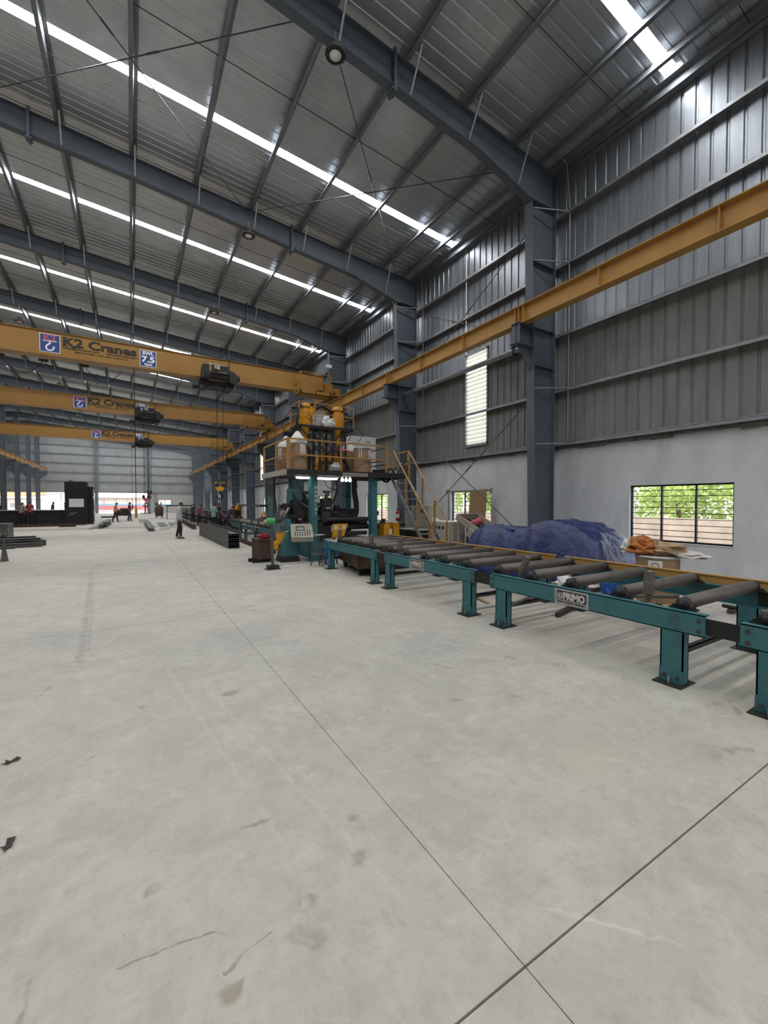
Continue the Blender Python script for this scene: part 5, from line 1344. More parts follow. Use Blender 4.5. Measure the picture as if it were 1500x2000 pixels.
rc = thing('red_can', 'red printed can lying in the tilted sieve tray', 'can', (8.70, 9.18, 1.06), R(25))
MB().lathe([(0.0, -0.2), (0.075, -0.2), (0.10, -0.17), (0.10, 0.14), (0.085, 0.19), (0.0, 0.19)], n=18, M=Matrix.Rotation(R(66), 3, 'X')).build('can_body', 'print_red', rc)
m_ = MB()
for q in range(5):
    a = R(200 + q * 24)
    v = [Matrix.Rotation(R(66), 3, 'X') @ Vector((0.102 * math.cos(a), 0.102 * math.sin(a), zz)) for zz in (-0.07, 0.07)]
    m_.bar(v[0], v[1], 0.02, 0.004)
m_.build('can_print', 'paper_white', rc)
b = MB().box((-0.02, -0.36, 0), (0.0, 0.36, 1.08)).build('cardboard_sheet', 'cardboard', None, (9.35, 9.85, 0.98), R(2)); b.rotation_euler = (R(-4), R(9), R(2))
tag(b, 'plain brown cardboard sheet leaning in front of the second window', 'cardboard')
sp_ = thing('rubble_bench', 'low grey bench by the wall carrying the cardboard sheet', 'bench', (9.35, 9.8, 0))
MB().box((-0.25, -0.8, 0.94), (0.3, 0.8, 0.98)).build('bench_top', 'mill_steel', sp_)
for x in (-0.22, 0.26):
    for y in (-0.75, 0.75): MB().box((x - 0.025, y - 0.025, 0), (x + 0.025, y + 0.025, 0.94)).build('leg', 'mill_steel', sp_)

# ---- power units behind the stair
def power_unit(nm, x0, x1, y0, y1, h, m, label, dials=0, top=None):
    p = thing(nm, label, 'cabinet', (0, 0, 0), group='welding power units by the wall')
    MB().box((x0, y0, 0.06), (x1, y1, h)).build('case', m, p)
    MB().box((x0 + 0.03, y0 + 0.03, 0.0), (x1 - 0.03, y1 - 0.03, 0.06)).build('plinth', 'black_steel', p)
    MB().box((x0 - 0.01, y0 - 0.01, h), (x1 + 0.01, y1 + 0.01, h + 0.03)).build('lid', top or m, p)
    for q in range(dials):
        MB().tube((x0 - 0.012, y0 + (y1 - y0) * (0.3 + 0.2 * q), h - 0.16), (x0, y0 + (y1 - y0) * (0.3 + 0.2 * q), h - 0.16), 0.05, 12).build('dial', 'dark_iron', p)
    for q in range(3): MB().box((x0 - 0.006, y0 + 0.06, h * 0.28 + q * 0.05), (x0, y1 - 0.06, h * 0.28 + q * 0.05 + 0.02)).build('vent_slot', 'dark_iron', p)
    return p
power_unit('power_unit', 8.4, 8.95, 11.15, 11.85, 1.50, 'cabinet_beige', 'tall beige power unit behind the platform stair', 2)
power_unit('power_unit', 8.4, 9.0, 11.95, 12.5, 1.50, 'cabinet_beige', 'tall beige power unit next to the red fire extinguisher')
power_unit('power_unit', 8.3, 8.95, 9.95, 10.85, 1.02, 'cabinet_white', 'low grey white power unit with round dials beside the sieve tray', 3, 'paper_white')
power_unit('power_unit', 7.8, 8.3, 10.9, 11.35, 0.74, 'black_steel', 'low black power unit with a pale lid under the stair', 0, 'cabinet_white')
power_unit('power_unit', 7.8, 8.3, 11.5, 12.0, 0.74, 'black_steel', 'low black power unit with a pale lid next to the yellow drive', 0, 'cabinet_white')
lump('plastic_cover', 'poly_white', (8.55, 10.95, 1.02), 0.12, 0.2, 0.12, 'clear plastic cover bunched on the power unit behind the stair', 'cover', 31, 0.3)
Yd = thing('roller_drive', 'yellow roller drive unit with a thick pipe beside the gantry', 'machine', (0, 0, 0))
MB().box((6.75, 11.2, 0.0), (7.3, 12.0, 0.55)).build('drive_base', 'mill_steel', Yd)
MB().box((6.72, 11.15, 0.55), (6.95, 12.0, 0.98)).box((7.05, 11.1, 0.5), (7.25, 11.5, 1.0)).build('drive_housing', 'hopper_yellow', Yd)
MB().tube((6.6, 11.6, 0.88), (8.3, 12.4, 0.88), 0.07, 14).build('drive_pipe', 'mill_steel', Yd)
for q in range(7): MB().box((6.74 + q * 0.03, 11.15 + q * 0.1, 0.98), (6.78 + q * 0.03, 11.2 + q * 0.1, 1.03)).build('bolt_head', 'dark_iron', Yd)
MB().box((6.88, 11.5, 1.03), (6.98, 11.6, 1.12)).build('junction_box', 'black_steel', Yd)
MB().box((6.9, 11.14, 0.66), (7.0, 11.15, 0.82)).build('white_plate', 'paper_white', Yd)

def extinguisher(x, y, z, label):
    e = thing('fire_extinguisher', label, 'fire extinguisher', (x, y, z))
    MB().lathe([(0.0, 0.0), (0.08, 0.0), (0.085, 0.02), (0.085, 0.32), (0.06, 0.39), (0.03, 0.41), (0.03, 0.44), (0.0, 0.44)], n=18).build('cylinder', 'extinguisher_red', e)
    MB().box((-0.06, -0.015, 0.44), (0.05, 0.015, 0.465)).box((-0.07, -0.012, 0.475), (0.03, 0.012, 0.49)).build('handle', 'black_steel', e)
    MB().path([(0.03, -0.02, 0.44), (0.10, -0.03, 0.40), (0.105, -0.04, 0.25), (0.10, -0.05, 0.12)], 0.012, 6).build('hose', 'rubber', e)
    m_ = MB(); vs = []
    for q in range(7):
        a = R(170 + q * 18)
        vs += [(0.087 * math.cos(a), 0.087 * math.sin(a), 0.12), (0.087 * math.cos(a), 0.087 * math.sin(a), 0.27)]
    m_.add(vs, [(2 * q, 2 * q + 2, 2 * q + 3, 2 * q + 1) for q in range(6)]).build('label_sticker', 'paper_white', e)
    MB().box((0.07, -0.03, 0.1), (0.12, 0.03, 0.13)).build('wall_bracket', 'black_steel', e)
extinguisher(8.72, 13.45, 0.94, 'red fire extinguisher hung on the second column')
# small wall fixtures high up
for k, z in ((2, 8.5), (4, 8.3)):
    t = thing('flood_light', 'small white flood light fixed high on the %s column' % {2: 'third', 4: 'fifth'}[k], 'light', (8.62, YK(k) - 0.2, z - 0.1))
    MB().box((-0.15, -0.06, 0), (0.12, 0.05, 0.16)).build('lamp_head', 'paper_white', t)
    MB().bar((0.0, 0.0, 0.05), (0.1, 0.14, 0.05), 0.03, 0.03).build('bracket', 'galvanised', t)

# ================================================================== STEEL STOCK ON THE FLOOR
def channel(m_, p, q, b, h, th, up=(0, 0, 1)):
    """a channel lying web down: base width b, flange height h"""
    p, q = Vector(p), Vector(q); d = (q - p).normalized(); s = d.cross(Vector((0, 0, 1))).normalized()
    z = Vector((0, 0, 1))
    m_.bar(p + z * th / 2, q + z * th / 2, b, th)
    for k in (-1, 1):
        m_.bar(p + s * (k * (b / 2 - th / 2)) + z * h / 2, q + s * (k * (b / 2 - th / 2)) + z * h / 2, th, h)
    return m_
# stack of four box beams beside the aisle
stk = ['lowest', 'second', 'third', 'top']
for i in range(4):
    m_ = MB()
    z0 = i * 0.165
    h_ = 0.165
    x0_, x1_ = 2.93, 3.32
    m_.box((x0_, 15.55, z0), (x0_ + 0.012, 22.9, z0 + h_ - 0.004)).box((x1_ - 0.012, 15.55, z0), (x1_, 22.9, z0 + h_ - 0.004)).box((x0_ + 0.012, 15.58, z0 + 0.02), (x1_ - 0.012, 22.85, z0 + 0.032))
    if i < 3: m_.box((x0_ + 0.012, 15.58, z0 + 0.12), (x1_ - 0.012, 22.85, z0 + 0.13))
    tag(m_.build('steel_channel', 'mill_steel'), 'long grey steel channel, %s of the stack beside the standing man' % stk[i], 'steel channel', 'stacked steel channels')
t = thing('floor_channel', 'long rusty channel lying along the conveyor beyond the gantry', 'steel channel', (0, 0, 0))
channel(MB(), (3.85, 13.2, 0), (3.95, 18.8, 0), 0.16, 0.10, 0.012).build('web', 'rust_brown', t)
channel(MB(), (4.08, 14.5, 0), (4.05, 17.6, 0), 0.12, 0.07, 0.01).build('second_web', 'mill_steel', t)
def flat(pts, th, m, label, nm='steel_plate', cat='steel plate', group='loose steel plates on the floor', z=0.0):
    tag(MB().prism([(x, y, z) for x, y in pts], (0, 0, th)).build(nm, m), label, cat, group)
def beam(p, q, b, h, label, m='mill_steel', z=0.0, group='loose steel beams on the floor'):
    p = Vector((*p, z)); q = Vector((*q, z)); d = (q - p).normalized(); s = d.cross(Vector((0, 0, 1)))
    m_ = MB(); Z = Vector((0, 0, 1))
    m_.bar(p + Z * 0.006, q + Z * 0.006, b, 0.012).bar(p + Z * (h - 0.006), q + Z * (h - 0.006), b, 0.012).bar(p + Z * h / 2, q + Z * h / 2, b * 0.5, h - 0.024)
    return tag(m_.build('steel_beam', m), label, 'steel beam', group)
flat([(-2.3, 31.0), (-2.0, 30.9), (-1.80, 35.6), (-2.15, 35.8)], 0.015, 'plate_steel', 'narrow dark plate strip left of the small box beam')
beam((-1.66, 31.8), (-1.68, 38.5), 0.36, 0.24, 'small box beam with a pale end lying in the aisle')
beam((-1.50, 33.2), (-1.45, 39.2), 0.30, 0.34, 'second small box beam stacked askew in the aisle', z=0.0)
flat([(-1.25, 35.5), (-0.75, 36.2), (-0.6, 40.5), (-1.1, 40)], 0.02, 'bare_steel', 'bright plate lying before the man in the yellow shirt')
beam((1.0, 27.2), (1.02, 38.6), 0.34, 0.20, 'long box beam lying beside the floor joint ahead')
flat([(0.55, 39.3), (1.38, 39.4), (1.2, 46), (0.6, 46)], 0.02, 'plate_steel', 'dark square plate beyond the long box beam')
flat([(1.66, 31.9), (2.2, 32.8), (2.3, 38.5), (1.75, 38.6)], 0.02, 'plate_steel', 'wide dark plate to the right of the long box beam')
flat([(2.35, 33.0), (2.62, 33.2), (2.95, 38.0), (2.55, 38.2)], 0.02, 'plate_steel', 'second dark plate between long box beam and steel rack')
flat([(2.75, 34.2), (3.15, 34.6), (3.4, 39.0), (3.05, 39.3)], 0.02, 'plate_steel', 'third dark plate close to the steel rack')
flat([(1.45, 28.2), (2.05, 29.2), (2.1, 29.5), (1.4, 28.6)], 0.012, 'dark_iron', 'thin dark strip of steel right of the long box beam', nm='steel_strip')
flat([(1.6, 30.2), (3.0, 30.6), (3.0, 30.8), (1.6, 30.35)], 0.012, 'dark_iron', 'longer dark strip of steel behind the standing man', nm='steel_strip')
beam((3.32, 27.9), (3.72, 40.5), 0.28, 0.30, 'long rusty beam running to the steel rack', 'rust_brown')
for i, (a, b_) in enumerate((((-7.6, 36.7), (-2.8, 37.5)), ((-7.2, 35.9), (-3.6, 36.3)), ((-7.4, 37.9), (-2.4, 38.4)), ((-4.1, 34.8), (-3.2, 34.95)))):
    beam(a, b_, 0.14, 0.10, ['long thin bar lying across the aisle before the black enclosure', 'thin bar closest to the camera before the black enclosure', 'thin bar right at the foot of the black enclosure', 'short offcut lying before the black enclosure'][i], 'rust_brown')
# pile of sections at the left edge
PL = [((-5.6, 19.75), (-2.85, 20.0), 0.30, 0.16, 0.0, 'dark flat section at the bottom of the left pile'),
      ((-5.4, 20.3), (-2.82, 20.55), 0.34, 0.20, 0.0, 'thick dark section in the second row of the left pile'),
      ((-5.5, 20.75), (-2.95, 20.95), 0.30, 0.22, 0.0, 'dark section at the back of the left pile'),
      ((-5.3, 19.95), (-2.95, 20.3), 0.26, 0.12, 0.2, 'section lying slightly askew on the left pile'),
      ((-5.5, 20.5), (-3.15, 20.75), 0.22, 0.14, 0.22, 'topmost thin section of the left pile'),
      ((-5.7, 19.2), (-3.55, 19.5), 0.12, 0.08, 0.0, 'thin bar in front of the left pile')]
for a, b_, wd, hh, z, lab in PL: beam(a, b_, wd, hh, lab, 'plate_steel', z, 'pile of steel sections at the left')
lump('dust_sheet', 'mill_steel', (-4.25, 20.6, 0.42), 0.25, 0.18, 0.10, 'crumpled grey sheet on top of the left pile', 'sheet', 41, 0.4)
t = thing('steel_trestle', 'dark steel trestle cut off by the frame edge', 'trestle', (-3.25, 15.2, 0))
MB().prism([(-0.5, 0, 0.0), (0.05, 0, 0.0), (0.10, 0, 0.68), (-0.5, 0, 0.68)], (0, 0.03, 0)).build('side_plate', 'plate_steel', t)
MB().prism([(0.12, 0.25, 0.0), (0.30, 0.25, 0.0), (0.20, 0.25, 0.62)], (0, 0.03, 0)).build('gusset', 'plate_steel', t)
MB().box((-0.6, -0.1, 0.68), (0.12, 0.4, 0.72)).build('top_plate', 'plate_steel', t)
t = thing('steel_box', 'open dark steel box beyond the trestle at the frame edge', 'box', (-5.1, 24.3, 0))
MB().box((-0.6, -0.5, 0.0), (0.55, 0.5, 0.70)).build('box_body', 'plate_steel', t)
MB().box((-0.62, -0.52, 0.66), (0.57, 0.52, 0.72)).build('box_rim', 'mill_steel', t)

# ---- racks of steel beyond the conveyors
RK = thing('steel_rack', 'dark rack of posts and long beams at the far right of the aisle', 'rack', (0, 0, 0))
for y in (30.5, 34.5, 38.5, 42.5, 46.5, 49.5):
    for x in (4.35, 6.3): MB().box((x - 0.05, y - 0.05, 0), (x + 0.05, y + 0.05, 1.08)).build('rack_post', 'black_steel', RK)
    MB().box((4.25, y - 0.07, 0.45), (6.4, y + 0.07, 0.6)).build('rack_bearer', 'black_steel', RK)
for i, (x, z) in enumerate(((4.55, 0.6), (4.9, 0.6), (5.25, 0.6), (5.6, 0.6), (5.95, 0.6), (4.65, 0.83), (5.15, 0.83), (5.65, 0.83), (4.6, 0.0), (4.95, 0.0), (5.3, 0.0), (5.7, 0.0), (4.7, 0.23), (5.2, 0.23))):
    y0_ = 28.8 + random.uniform(0, 2.5)
    t_ = beam((x, y0_), (x + random.uniform(-0.1, 0.1), 49.5), 0.24, 0.22, 'dark steel beam lying on the far rack' if z > 0.5 else 'dark steel beam stored on the floor under the far rack', random.choice(['rust_brown', 'mill_steel', 'dark_iron']), z, 'beams on the far steel rack')
t = thing('pipe_gate', 'dark horizontal pipe on slim posts above the far steel rack', 'pipe rail', (0, 0, 0))
MB().tube((2.9, 46.0, 1.32), (5.4, 46.0, 1.32), 0.06, 10).build('pipe', 'dark_iron', t)
for x in (3.0, 4.2, 5.3): MB().box((x - 0.03, 45.97, 0), (x + 0.03, 46.03, 1.4)).build('post', 'dark_iron', t)
t = thing('clamp_machine', 'yellow clamping machine with a dark body among the workers', 'machine', (4.95, 24.0, 0))
MB().box((-0.28, -0.3, 0.0), (0.28, 0.3, 0.85)).build('machine_base', 'dark_iron', t)
MB().prism([(-0.25, -0.2, 0.80), (0.25, -0.2, 0.80), (0.27, -0.2, 1.45), (0.12, -0.2, 1.60), (0.02, -0.2, 1.35), (-0.22, -0.2, 1.25)], (0, 0.4, 0)).build('clamp_head', 'hopper_yellow', t)
MB().tube((-0.18, -0.3, 1.4), (-0.18, 0.1, 1.4), 0.09, 12).build('clamp_cylinder', 'hopper_yellow', t)
MB().box((-0.16, -0.32, 0.88), (0.16, -0.2, 1.22)).build('clamp_jaw', 'black_steel', t)
t = thing('boom_post', 'teal upright post with a long dark boom behind the far conveyor', 'boom', (0, 0, 0))
MB().box((5.35, 19.0, 0), (5.53, 19.18, 1.90)).tube((5.44, 19.09, 1.9), (5.44, 19.09, 2.0), 0.03, 8).build('boom_upright', 'teal_far', t)
MB().box((5.0, 19.15, 1.44), (5.4, 23.8, 1.54)).build('boom_arm', 'dark_iron', t)
t = thing('coil_stand', 'yellow wire coil on a small stand by the far wall column', 'coil stand', (6.6, 24.5, 0))
MB().box((-0.25, -0.2, 0), (0.25, 0.2, 0.75)).build('stand', 'dark_iron', t)
MB().path([(0.13 * math.cos(2 * PI * q / 16), 0, 0.90 + 0.11 * math.sin(2 * PI * q / 16)) for q in range(17)], 0.05, 8).build('coil', 'hopper_yellow', t)
for i in range(5):
    beam((6.3 + i * 0.28, 16.5 + i * 0.2), (6.6 + i * 0.28, 21.5), 0.24, 0.16, 'rusty section lying on trestles behind the far conveyor', 'rust_brown', 0.72, 'rusty sections behind the far conveyor')
t = thing('low_trestle', 'low dark trestle pair under the rusty sections behind the far conveyor', 'trestle', (0, 0, 0))
for y in (17.2, 20.8): MB().box((6.1, y - 0.08, 0.6), (7.9, y + 0.08, 0.72)).box((6.2, y - 0.06, 0), (6.32, y + 0.06, 0.6)).box((7.7, y - 0.06, 0), (7.82, y + 0.06, 0.6)).build('trestle', 'mill_steel', t)
t = thing('gas_trolley', 'upright rusty boiler shaped vessel on short feet at the far rack', 'vessel', (2.58, 51.0, 0))
MB().lathe([(0.0, 0.18), (0.30, 0.18), (0.40, 0.28), (0.40, 1.0), (0.30, 1.22), (0.10, 1.30), (0.10, 1.42), (0.0, 1.42)], n=18).build('vessel_body', 'rust_brown', t)
for q in range(4): MB().bar((0.28 * math.cos(q * PI / 2 + 0.8), 0.28 * math.sin(q * PI / 2 + 0.8), 0.25), (0.42 * math.cos(q * PI / 2 + 0.8), 0.42 * math.sin(q * PI / 2 + 0.8), 0.0), 0.06, 0.06).build('foot', 'dark_iron', t)
MB().box((-0.35, -0.1, 1.3), (-0.15, 0.1, 1.6)).tube((0.15, 0, 1.2), (0.2, 0, 1.65), 0.05, 8).build('fitting', 'dark_iron', t)
t = thing('wheel_stand', 'dark welding machine on legs between the two distant workers', 'machine', (-0.55, 44.0, 0))
MB().box((-0.55, -0.3, 0.45), (0.45, 0.3, 0.95)).tube((-0.3, -0.2, 1.0), (0.3, -0.2, 1.0), 0.14, 10).build('case', 'dark_iron', t)
for sx in (-0.5, 0.4):
    for sy in (-0.25, 0.25): MB().box((sx - 0.03, sy - 0.03, 0), (sx + 0.03, sy + 0.03, 0.45)).build('leg', 'dark_iron', t)
MB().box((-1.7, -0.1, 0.30), (-0.6, 0.2, 0.42)).build('side_bar', 'dark_iron', t)
t = thing('wall_ladder', 'slim wall ladder fixed on the end wall beside the opening', 'ladder', (3.35, YE - 0.06, 0))
for x in (-0.18, 0.18): MB().box((x - 0.025, -0.03, 0.0), (x + 0.025, 0.02, 3.1)).build('side_rail', 'mill_steel', t)
for q in range(10): MB().bar((-0.18, 0, 0.25 + q * 0.3), (0.18, 0, 0.25 + q * 0.3), 0.03, 0.03).build('rung', 'mill_steel', t)
tag(MB().box((7.2, YE - 0.30, 0.9), (8.4, YE - 0.05, 2.1)).build('wall_panel', 'cabinet_white'), 'pale electrical panel on the end wall by the corner', 'panel')

# ---- black enclosure in the middle distance
E_ = thing('black_enclosure', 'black steel enclosure with a tall tower end and a white sheet on it', 'enclosure', (0, 0, 0))
MB().box((-8.6, 40.3, 0), (-4.3, 42.3, 1.03)).build('low_body', 'scale_black', E_)
MB().box((-8.6, 40.2, 1.03), (-4.3, 42.4, 1.06)).build('low_top', 'bare_steel', E_)
for q in range(6): MB().box((-8.4 + q * 0.75, 40.26, 0), (-8.34 + q * 0.75, 40.3, 1.03)).build('rib', 'black_steel', E_)
MB().box((-4.35, 40.1, 0), (-2.98, 42.2, 3.24)).build('tower_body', 'scale_black', E_)
MB().box((-2.98, 40.9, 0), (-2.62, 42.6, 2.9)).build('side_wing', 'scale_black', E_)
MB().path([(-4.0 + 0.08 * math.cos(R(a)), 40.6, 3.26 + 0.1 * math.sin(R(a))) for a in range(0, 181, 30)], 0.03, 6).build('lifting_eye', 'black_steel', E_)
MB().box((-4.08, 40.085, 1.28), (-3.15, 40.1, 1.92)).build('white_sheet', 'paper_white', E_)
MB().bar((-4.15, 40.09, 0.62), (-3.75, 40.09, 0.86), 0.01, 0.03, up=(0, 1, 0)).bar((-4.02, 40.09, 0.86), (-3.8, 40.09, 0.66), 0.01, 0.03, up=(0, 1, 0)).bar((-3.8, 40.09, 0.76), (-3.6, 40.09, 0.88), 0.01, 0.03, up=(0, 1, 0)).build('chalk_mark', 'paper_white', E_)
MB().box((-2.615, 41.0, 2.25), (-2.61, 41.3, 2.65)).box((-2.615, 41.0, 1.9), (-2.61, 42.2, 2.15)).build('white_poster', 'paper_white', E_)
# slatted work table left of the enclosure
t = thing('work_table', 'long work table frame at the left before the opening', 'table', (0, 0, 0))
MB().box((-9.6, 41.0, 0.98), (-8.7, 42.2, 1.03)).build('table_top', 'bare_steel', t)
for x in (-9.5, -9.15, -8.8):
    for y in (41.1, 42.1): MB().box((x - 0.04, y - 0.04, 0), (x + 0.04, y + 0.04, 0.98)).build('leg', 'dark_iron', t)

# ================================================================== DRY LEAVES AND CHIPS ON THE FLOOR
for x, y, rz, lab in ((-0.68, 3.47, 0.3, 'dark dry leaf on the floor at the left edge, farther from the camera'), (-0.525, 2.62, 1.4, 'dark dry leaf on the floor at the left edge, closer to the camera')):
    m_ = MB(); pts = []
    for q in range(10):
        a = 2 * PI * q / 10; r = 0.042 if q % 2 else 0.018
        if q == 0: r = 0.05
        pts.append((r * math.cos(a) * 1.2, r * math.sin(a) * 0.7, 0.004 + 0.012 * (q % 2)))
    vs = [(0, 0, 0.003)] + pts
    m_.add(vs, [(0, i + 1, (i + 1) % 10 + 1) for i in range(10)])
    lf = m_.build('dry_leaf', 'dry_leaf', None, (x, y, 0.001), rz)
    lf.modifiers.new('thickness', 'SOLIDIFY').thickness = 0.001
    tag(lf, lab, 'leaf', 'dry leaves on the floor')

# ================================================================== PEOPLE
def skin_mesh(joints, edges, rad, sub=1):
    names = list(joints)
    me = bpy.data.meshes.new('skin_tmp')
    me.from_pydata([joints[n] for n in names], [(names.index(a), names.index(b)) for a, b in edges], [])
    o = bpy.data.objects.new('skin_tmp', me); COL.objects.link(o)
    o.modifiers.new('s', 'SKIN')
    for i, n in enumerate(names):
        r = rad[n]; r = (r, r) if not isinstance(r, tuple) else r
        me.skin_vertices[0].data[i].radius = r
        me.skin_vertices[0].data[i].use_root = (i == 0)
    sb = o.modifiers.new('d', 'SUBSURF'); sb.levels = sub; sb.render_levels = sub
    dg = bpy.context.evaluated_depsgraph_get()
    out = bpy.data.meshes.new_from_object(o.evaluated_get(dg))
    bpy.data.objects.remove(o); bpy.data.meshes.remove(me)
    for p in out.polygons: p.use_smooth = True
    return out

CLOTH = {}
def cloth(name, col):
    if name not in CLOTH:
        mat(name, col, 0.85, var=0.15, scale=9); CLOTH[name] = 1
    return name

def person(x, y, face, label, shirt, trouser, H=1.67, lean=0.0, squat=0.0, arms=None, long_shirt=False, head_turn=(0, 0), z=0.0, step=0.05, group=None):
    """face = heading in degrees, 0 looks along +Y; lean tips the trunk forward about the hips"""
    k = H / 1.67
    J = {'pelvis': (0, 0, 0.93 - squat), 'spine': (0, 0.0, 1.10 - squat), 'chest': (0, 0.0, 1.27 - squat), 'collar': (0, 0.0, 1.40 - squat), 'neck': (0, 0.01, 1.46 - squat),
         'skull': (0, 0.025, 1.545 - squat), 'crown': (0, 0.02, 1.615 - squat)}
    for s, n in ((-1, 'l'), (1, 'r')):
        J['shoulder_' + n] = (0.165 * s, 0, 1.385 - squat)
        J['elbow_' + n] = (0.215 * s, -0.03, 1.12 - squat); J['wrist_' + n] = (0.215 * s, 0.04, 0.88 - squat); J['palm_' + n] = (0.21 * s, 0.055, 0.81 - squat)
        J['hip_' + n] = (0.078 * s, 0, 0.86 - squat)
        J['knee_' + n] = (0.10 * s, 0.03 + squat * 0.9 + (step if s > 0 else -step) * 0.5, 0.50 - squat * 0.25)
        J['ankle_' + n] = (0.10 * s, -0.03 + (step if s > 0 else -step), 0.085); J['toe_' + n] = (0.11 * s, 0.12 + (step if s > 0 else -step), 0.035)
    if arms:
        for n, (e, w_) in arms.items():
            J['elbow_' + n] = e; J['wrist_' + n] = w_
            d = (Vector(w_) - Vector(e)).normalized(); J['palm_' + n] = tuple(Vector(w_) + d * 0.075)
    Rm = Matrix.Rotation(-lean, 3, 'X'); piv = Vector(J['pelvis'])
    upper = ['spine', 'chest', 'collar', 'neck', 'skull', 'crown'] + [a + b for a in ('shoulder_', 'elbow_', 'wrist_', 'palm_') for b in 'lr']
    for n in upper: J[n] = tuple(Rm @ (Vector(J[n]) - piv) + piv)
    # nod and turn of the head
    nk = Vector(J['neck']); Hm = Matrix.Rotation(-R(head_turn[1]), 3, 'X')
    for n in ('skull', 'crown'): J[n] = tuple(Hm @ (Vector(J[n]) - nk) + nk)
    J = {n: tuple(Vector(v) * k) for n, v in J.items()}
    rad = {'pelvis': (0.085, 0.075), 'spine': (0.095, 0.075), 'chest': (0.115, 0.085), 'collar': (0.09, 0.07), 'neck': 0.052, 'skull': (0.086, 0.100), 'crown': (0.078, 0.092)}
    for n in 'lr':
        rad.update({'shoulder_' + n: 0.058, 'elbow_' + n: 0.040, 'wrist_' + n: 0.028, 'palm_' + n: (0.036, 0.02), 'hip_' + n: 0.065, 'knee_' + n: 0.048, 'ankle_' + n: 0.036, 'toe_' + n: (0.042, 0.028)})
    rad = {n: (tuple(v * k for v in r) if isinstance(r, tuple) else r * k) for n, r in rad.items()}
    E = [('pelvis', 'spine'), ('spine', 'chest'), ('chest', 'collar'), ('collar', 'neck'), ('neck', 'skull'), ('skull', 'crown')]
    for n in 'lr':
        E += [('collar', 'shoulder_' + n), ('shoulder_' + n, 'elbow_' + n), ('elbow_' + n, 'wrist_' + n), ('wrist_' + n, 'palm_' + n), ('pelvis', 'hip_' + n), ('hip_' + n, 'knee_' + n), ('knee_' + n, 'ankle_' + n), ('ankle_' + n, 'toe_' + n)]
    body = skin_mesh(J, E, rad)
    # fingers, thumb, nose and ears are grown onto the same body mesh
    m_ = MB(); sk = Vector(J['skull']); up = (Vector(J['crown']) - Vector(J['neck'])).normalized(); fw = Vector((1, 0, 0)).cross(up) * -1
    if fw.y < 0: fw = -fw
    for n, s in (('l', -1), ('r', 1)):
        pm_ = Vector(J['palm_' + n]); d = (pm_ - Vector(J['wrist_' + n])).normalized(); sd = Vector((0, 1, 0)) - d * d.y; sd = sd.normalized() if sd.length > 0.1 else Vector((1, 0, 0))
        cu = d.cross(sd).normalized() * -s
        for i, ln in enumerate((0.070, 0.080, 0.074, 0.058)):
            b0 = pm_ + sd * ((1.5 - i) * 0.018) + d * 0.008
            m_.path([b0, b0 + d * ln * 0.5 + cu * 0.006, b0 + d * ln * 0.9 + cu * 0.024], 0.0085 * k, 6)
        b0 = pm_ + sd * 0.030 - d * 0.03
        m_.path([b0, b0 + sd * 0.025 + d * 0.025, b0 + sd * 0.030 + d * 0.055], 0.0095 * k, 6)
        er = sk + Vector((s * 0.074 * k, 0, 0)) - up * 0.005
        m_.lathe([(0.0, -0.012), (0.020, -0.008), (0.024, 0.004), (0.0, 0.012)], c=er, n=8, M=Matrix.Rotation(PI / 2, 3, 'Y'))
    ns = sk + fw * 0.076 * k - up * 0.012
    m_.path([ns + up * 0.035 - fw * 0.004, ns + up * 0.01 + fw * 0.012, ns + fw * 0.016, ns - up * 0.006], 0.010 * k, 6)
    extra = m_.mesh('extra')
    bm = bmesh.new(); bm.from_mesh(body); bm.from_mesh(extra); bm.to_mesh(body); bm.free()
    body.materials.clear(); body.materials.append(MATS['skin'])
    o = link('person', body, None, (x, y, z), R(-face))
    tag(o, label, 'person', group)
    # clothes follow the joints
    def sub(names, edges, grow, nm, m, over=None):
        jj = {n: J[n] for n in names}; rr = {}
        for n in names:
            r = rad[n]; g = grow.get(n, 0.012)
            rr[n] = tuple(v + g for v in r) if isinstance(r, tuple) else r + g
        if over: jj.update(over[0]); rr.update(over[1])
        me = skin_mesh(jj, edges, rr)
        me.materials.clear(); me.materials.append(MATS[m])
        return link(nm, me, o)
    hem = tuple(Vector(J['pelvis']) + Vector((0, -0.01, -0.20 if long_shirt else -0.09)))
    names = ['hem', 'spine', 'chest', 'collar']
    sub(['spine', 'chest', 'collar', 'shoulder_l', 'elbow_l', 'shoulder_r', 'elbow_r'] + (['wrist_l', 'wrist_r'] if long_shirt else []),
        [('hem', 'spine'), ('spine', 'chest'), ('chest', 'collar'), ('collar', 'shoulder_l'), ('shoulder_l', 'elbow_l'), ('collar', 'shoulder_r'), ('shoulder_r', 'elbow_r')] + ([('elbow_l', 'wrist_l'), ('elbow_r', 'wrist_r')] if long_shirt else []),
        {'collar': 0.016, 'spine': 0.050, 'chest': 0.040}, 'shirt', shirt, ({'hem': hem}, {'hem': (0.205 * k, 0.185 * k) if long_shirt else (0.185 * k, 0.165 * k)}))
    sub(['pelvis', 'hip_l', 'knee_l', 'ankle_l', 'hip_r', 'knee_r', 'ankle_r'], [('pelvis', 'hip_l'), ('hip_l', 'knee_l'), ('knee_l', 'ankle_l'), ('pelvis', 'hip_r'), ('hip_r', 'knee_r'), ('knee_r', 'ankle_r')],
        {'pelvis': 0.015, 'hip_l': 0.014, 'hip_r': 0.014, 'knee_l': 0.026, 'knee_r': 0.026, 'ankle_l': 0.022, 'ankle_r': 0.022}, 'trousers', trouser)
    # hair cap, eyes, shoes
    vs, fs = [], []
    c0 = sk + up * 0.020 * k - fw * 0.016 * k; rt = up.cross(fw).normalized()
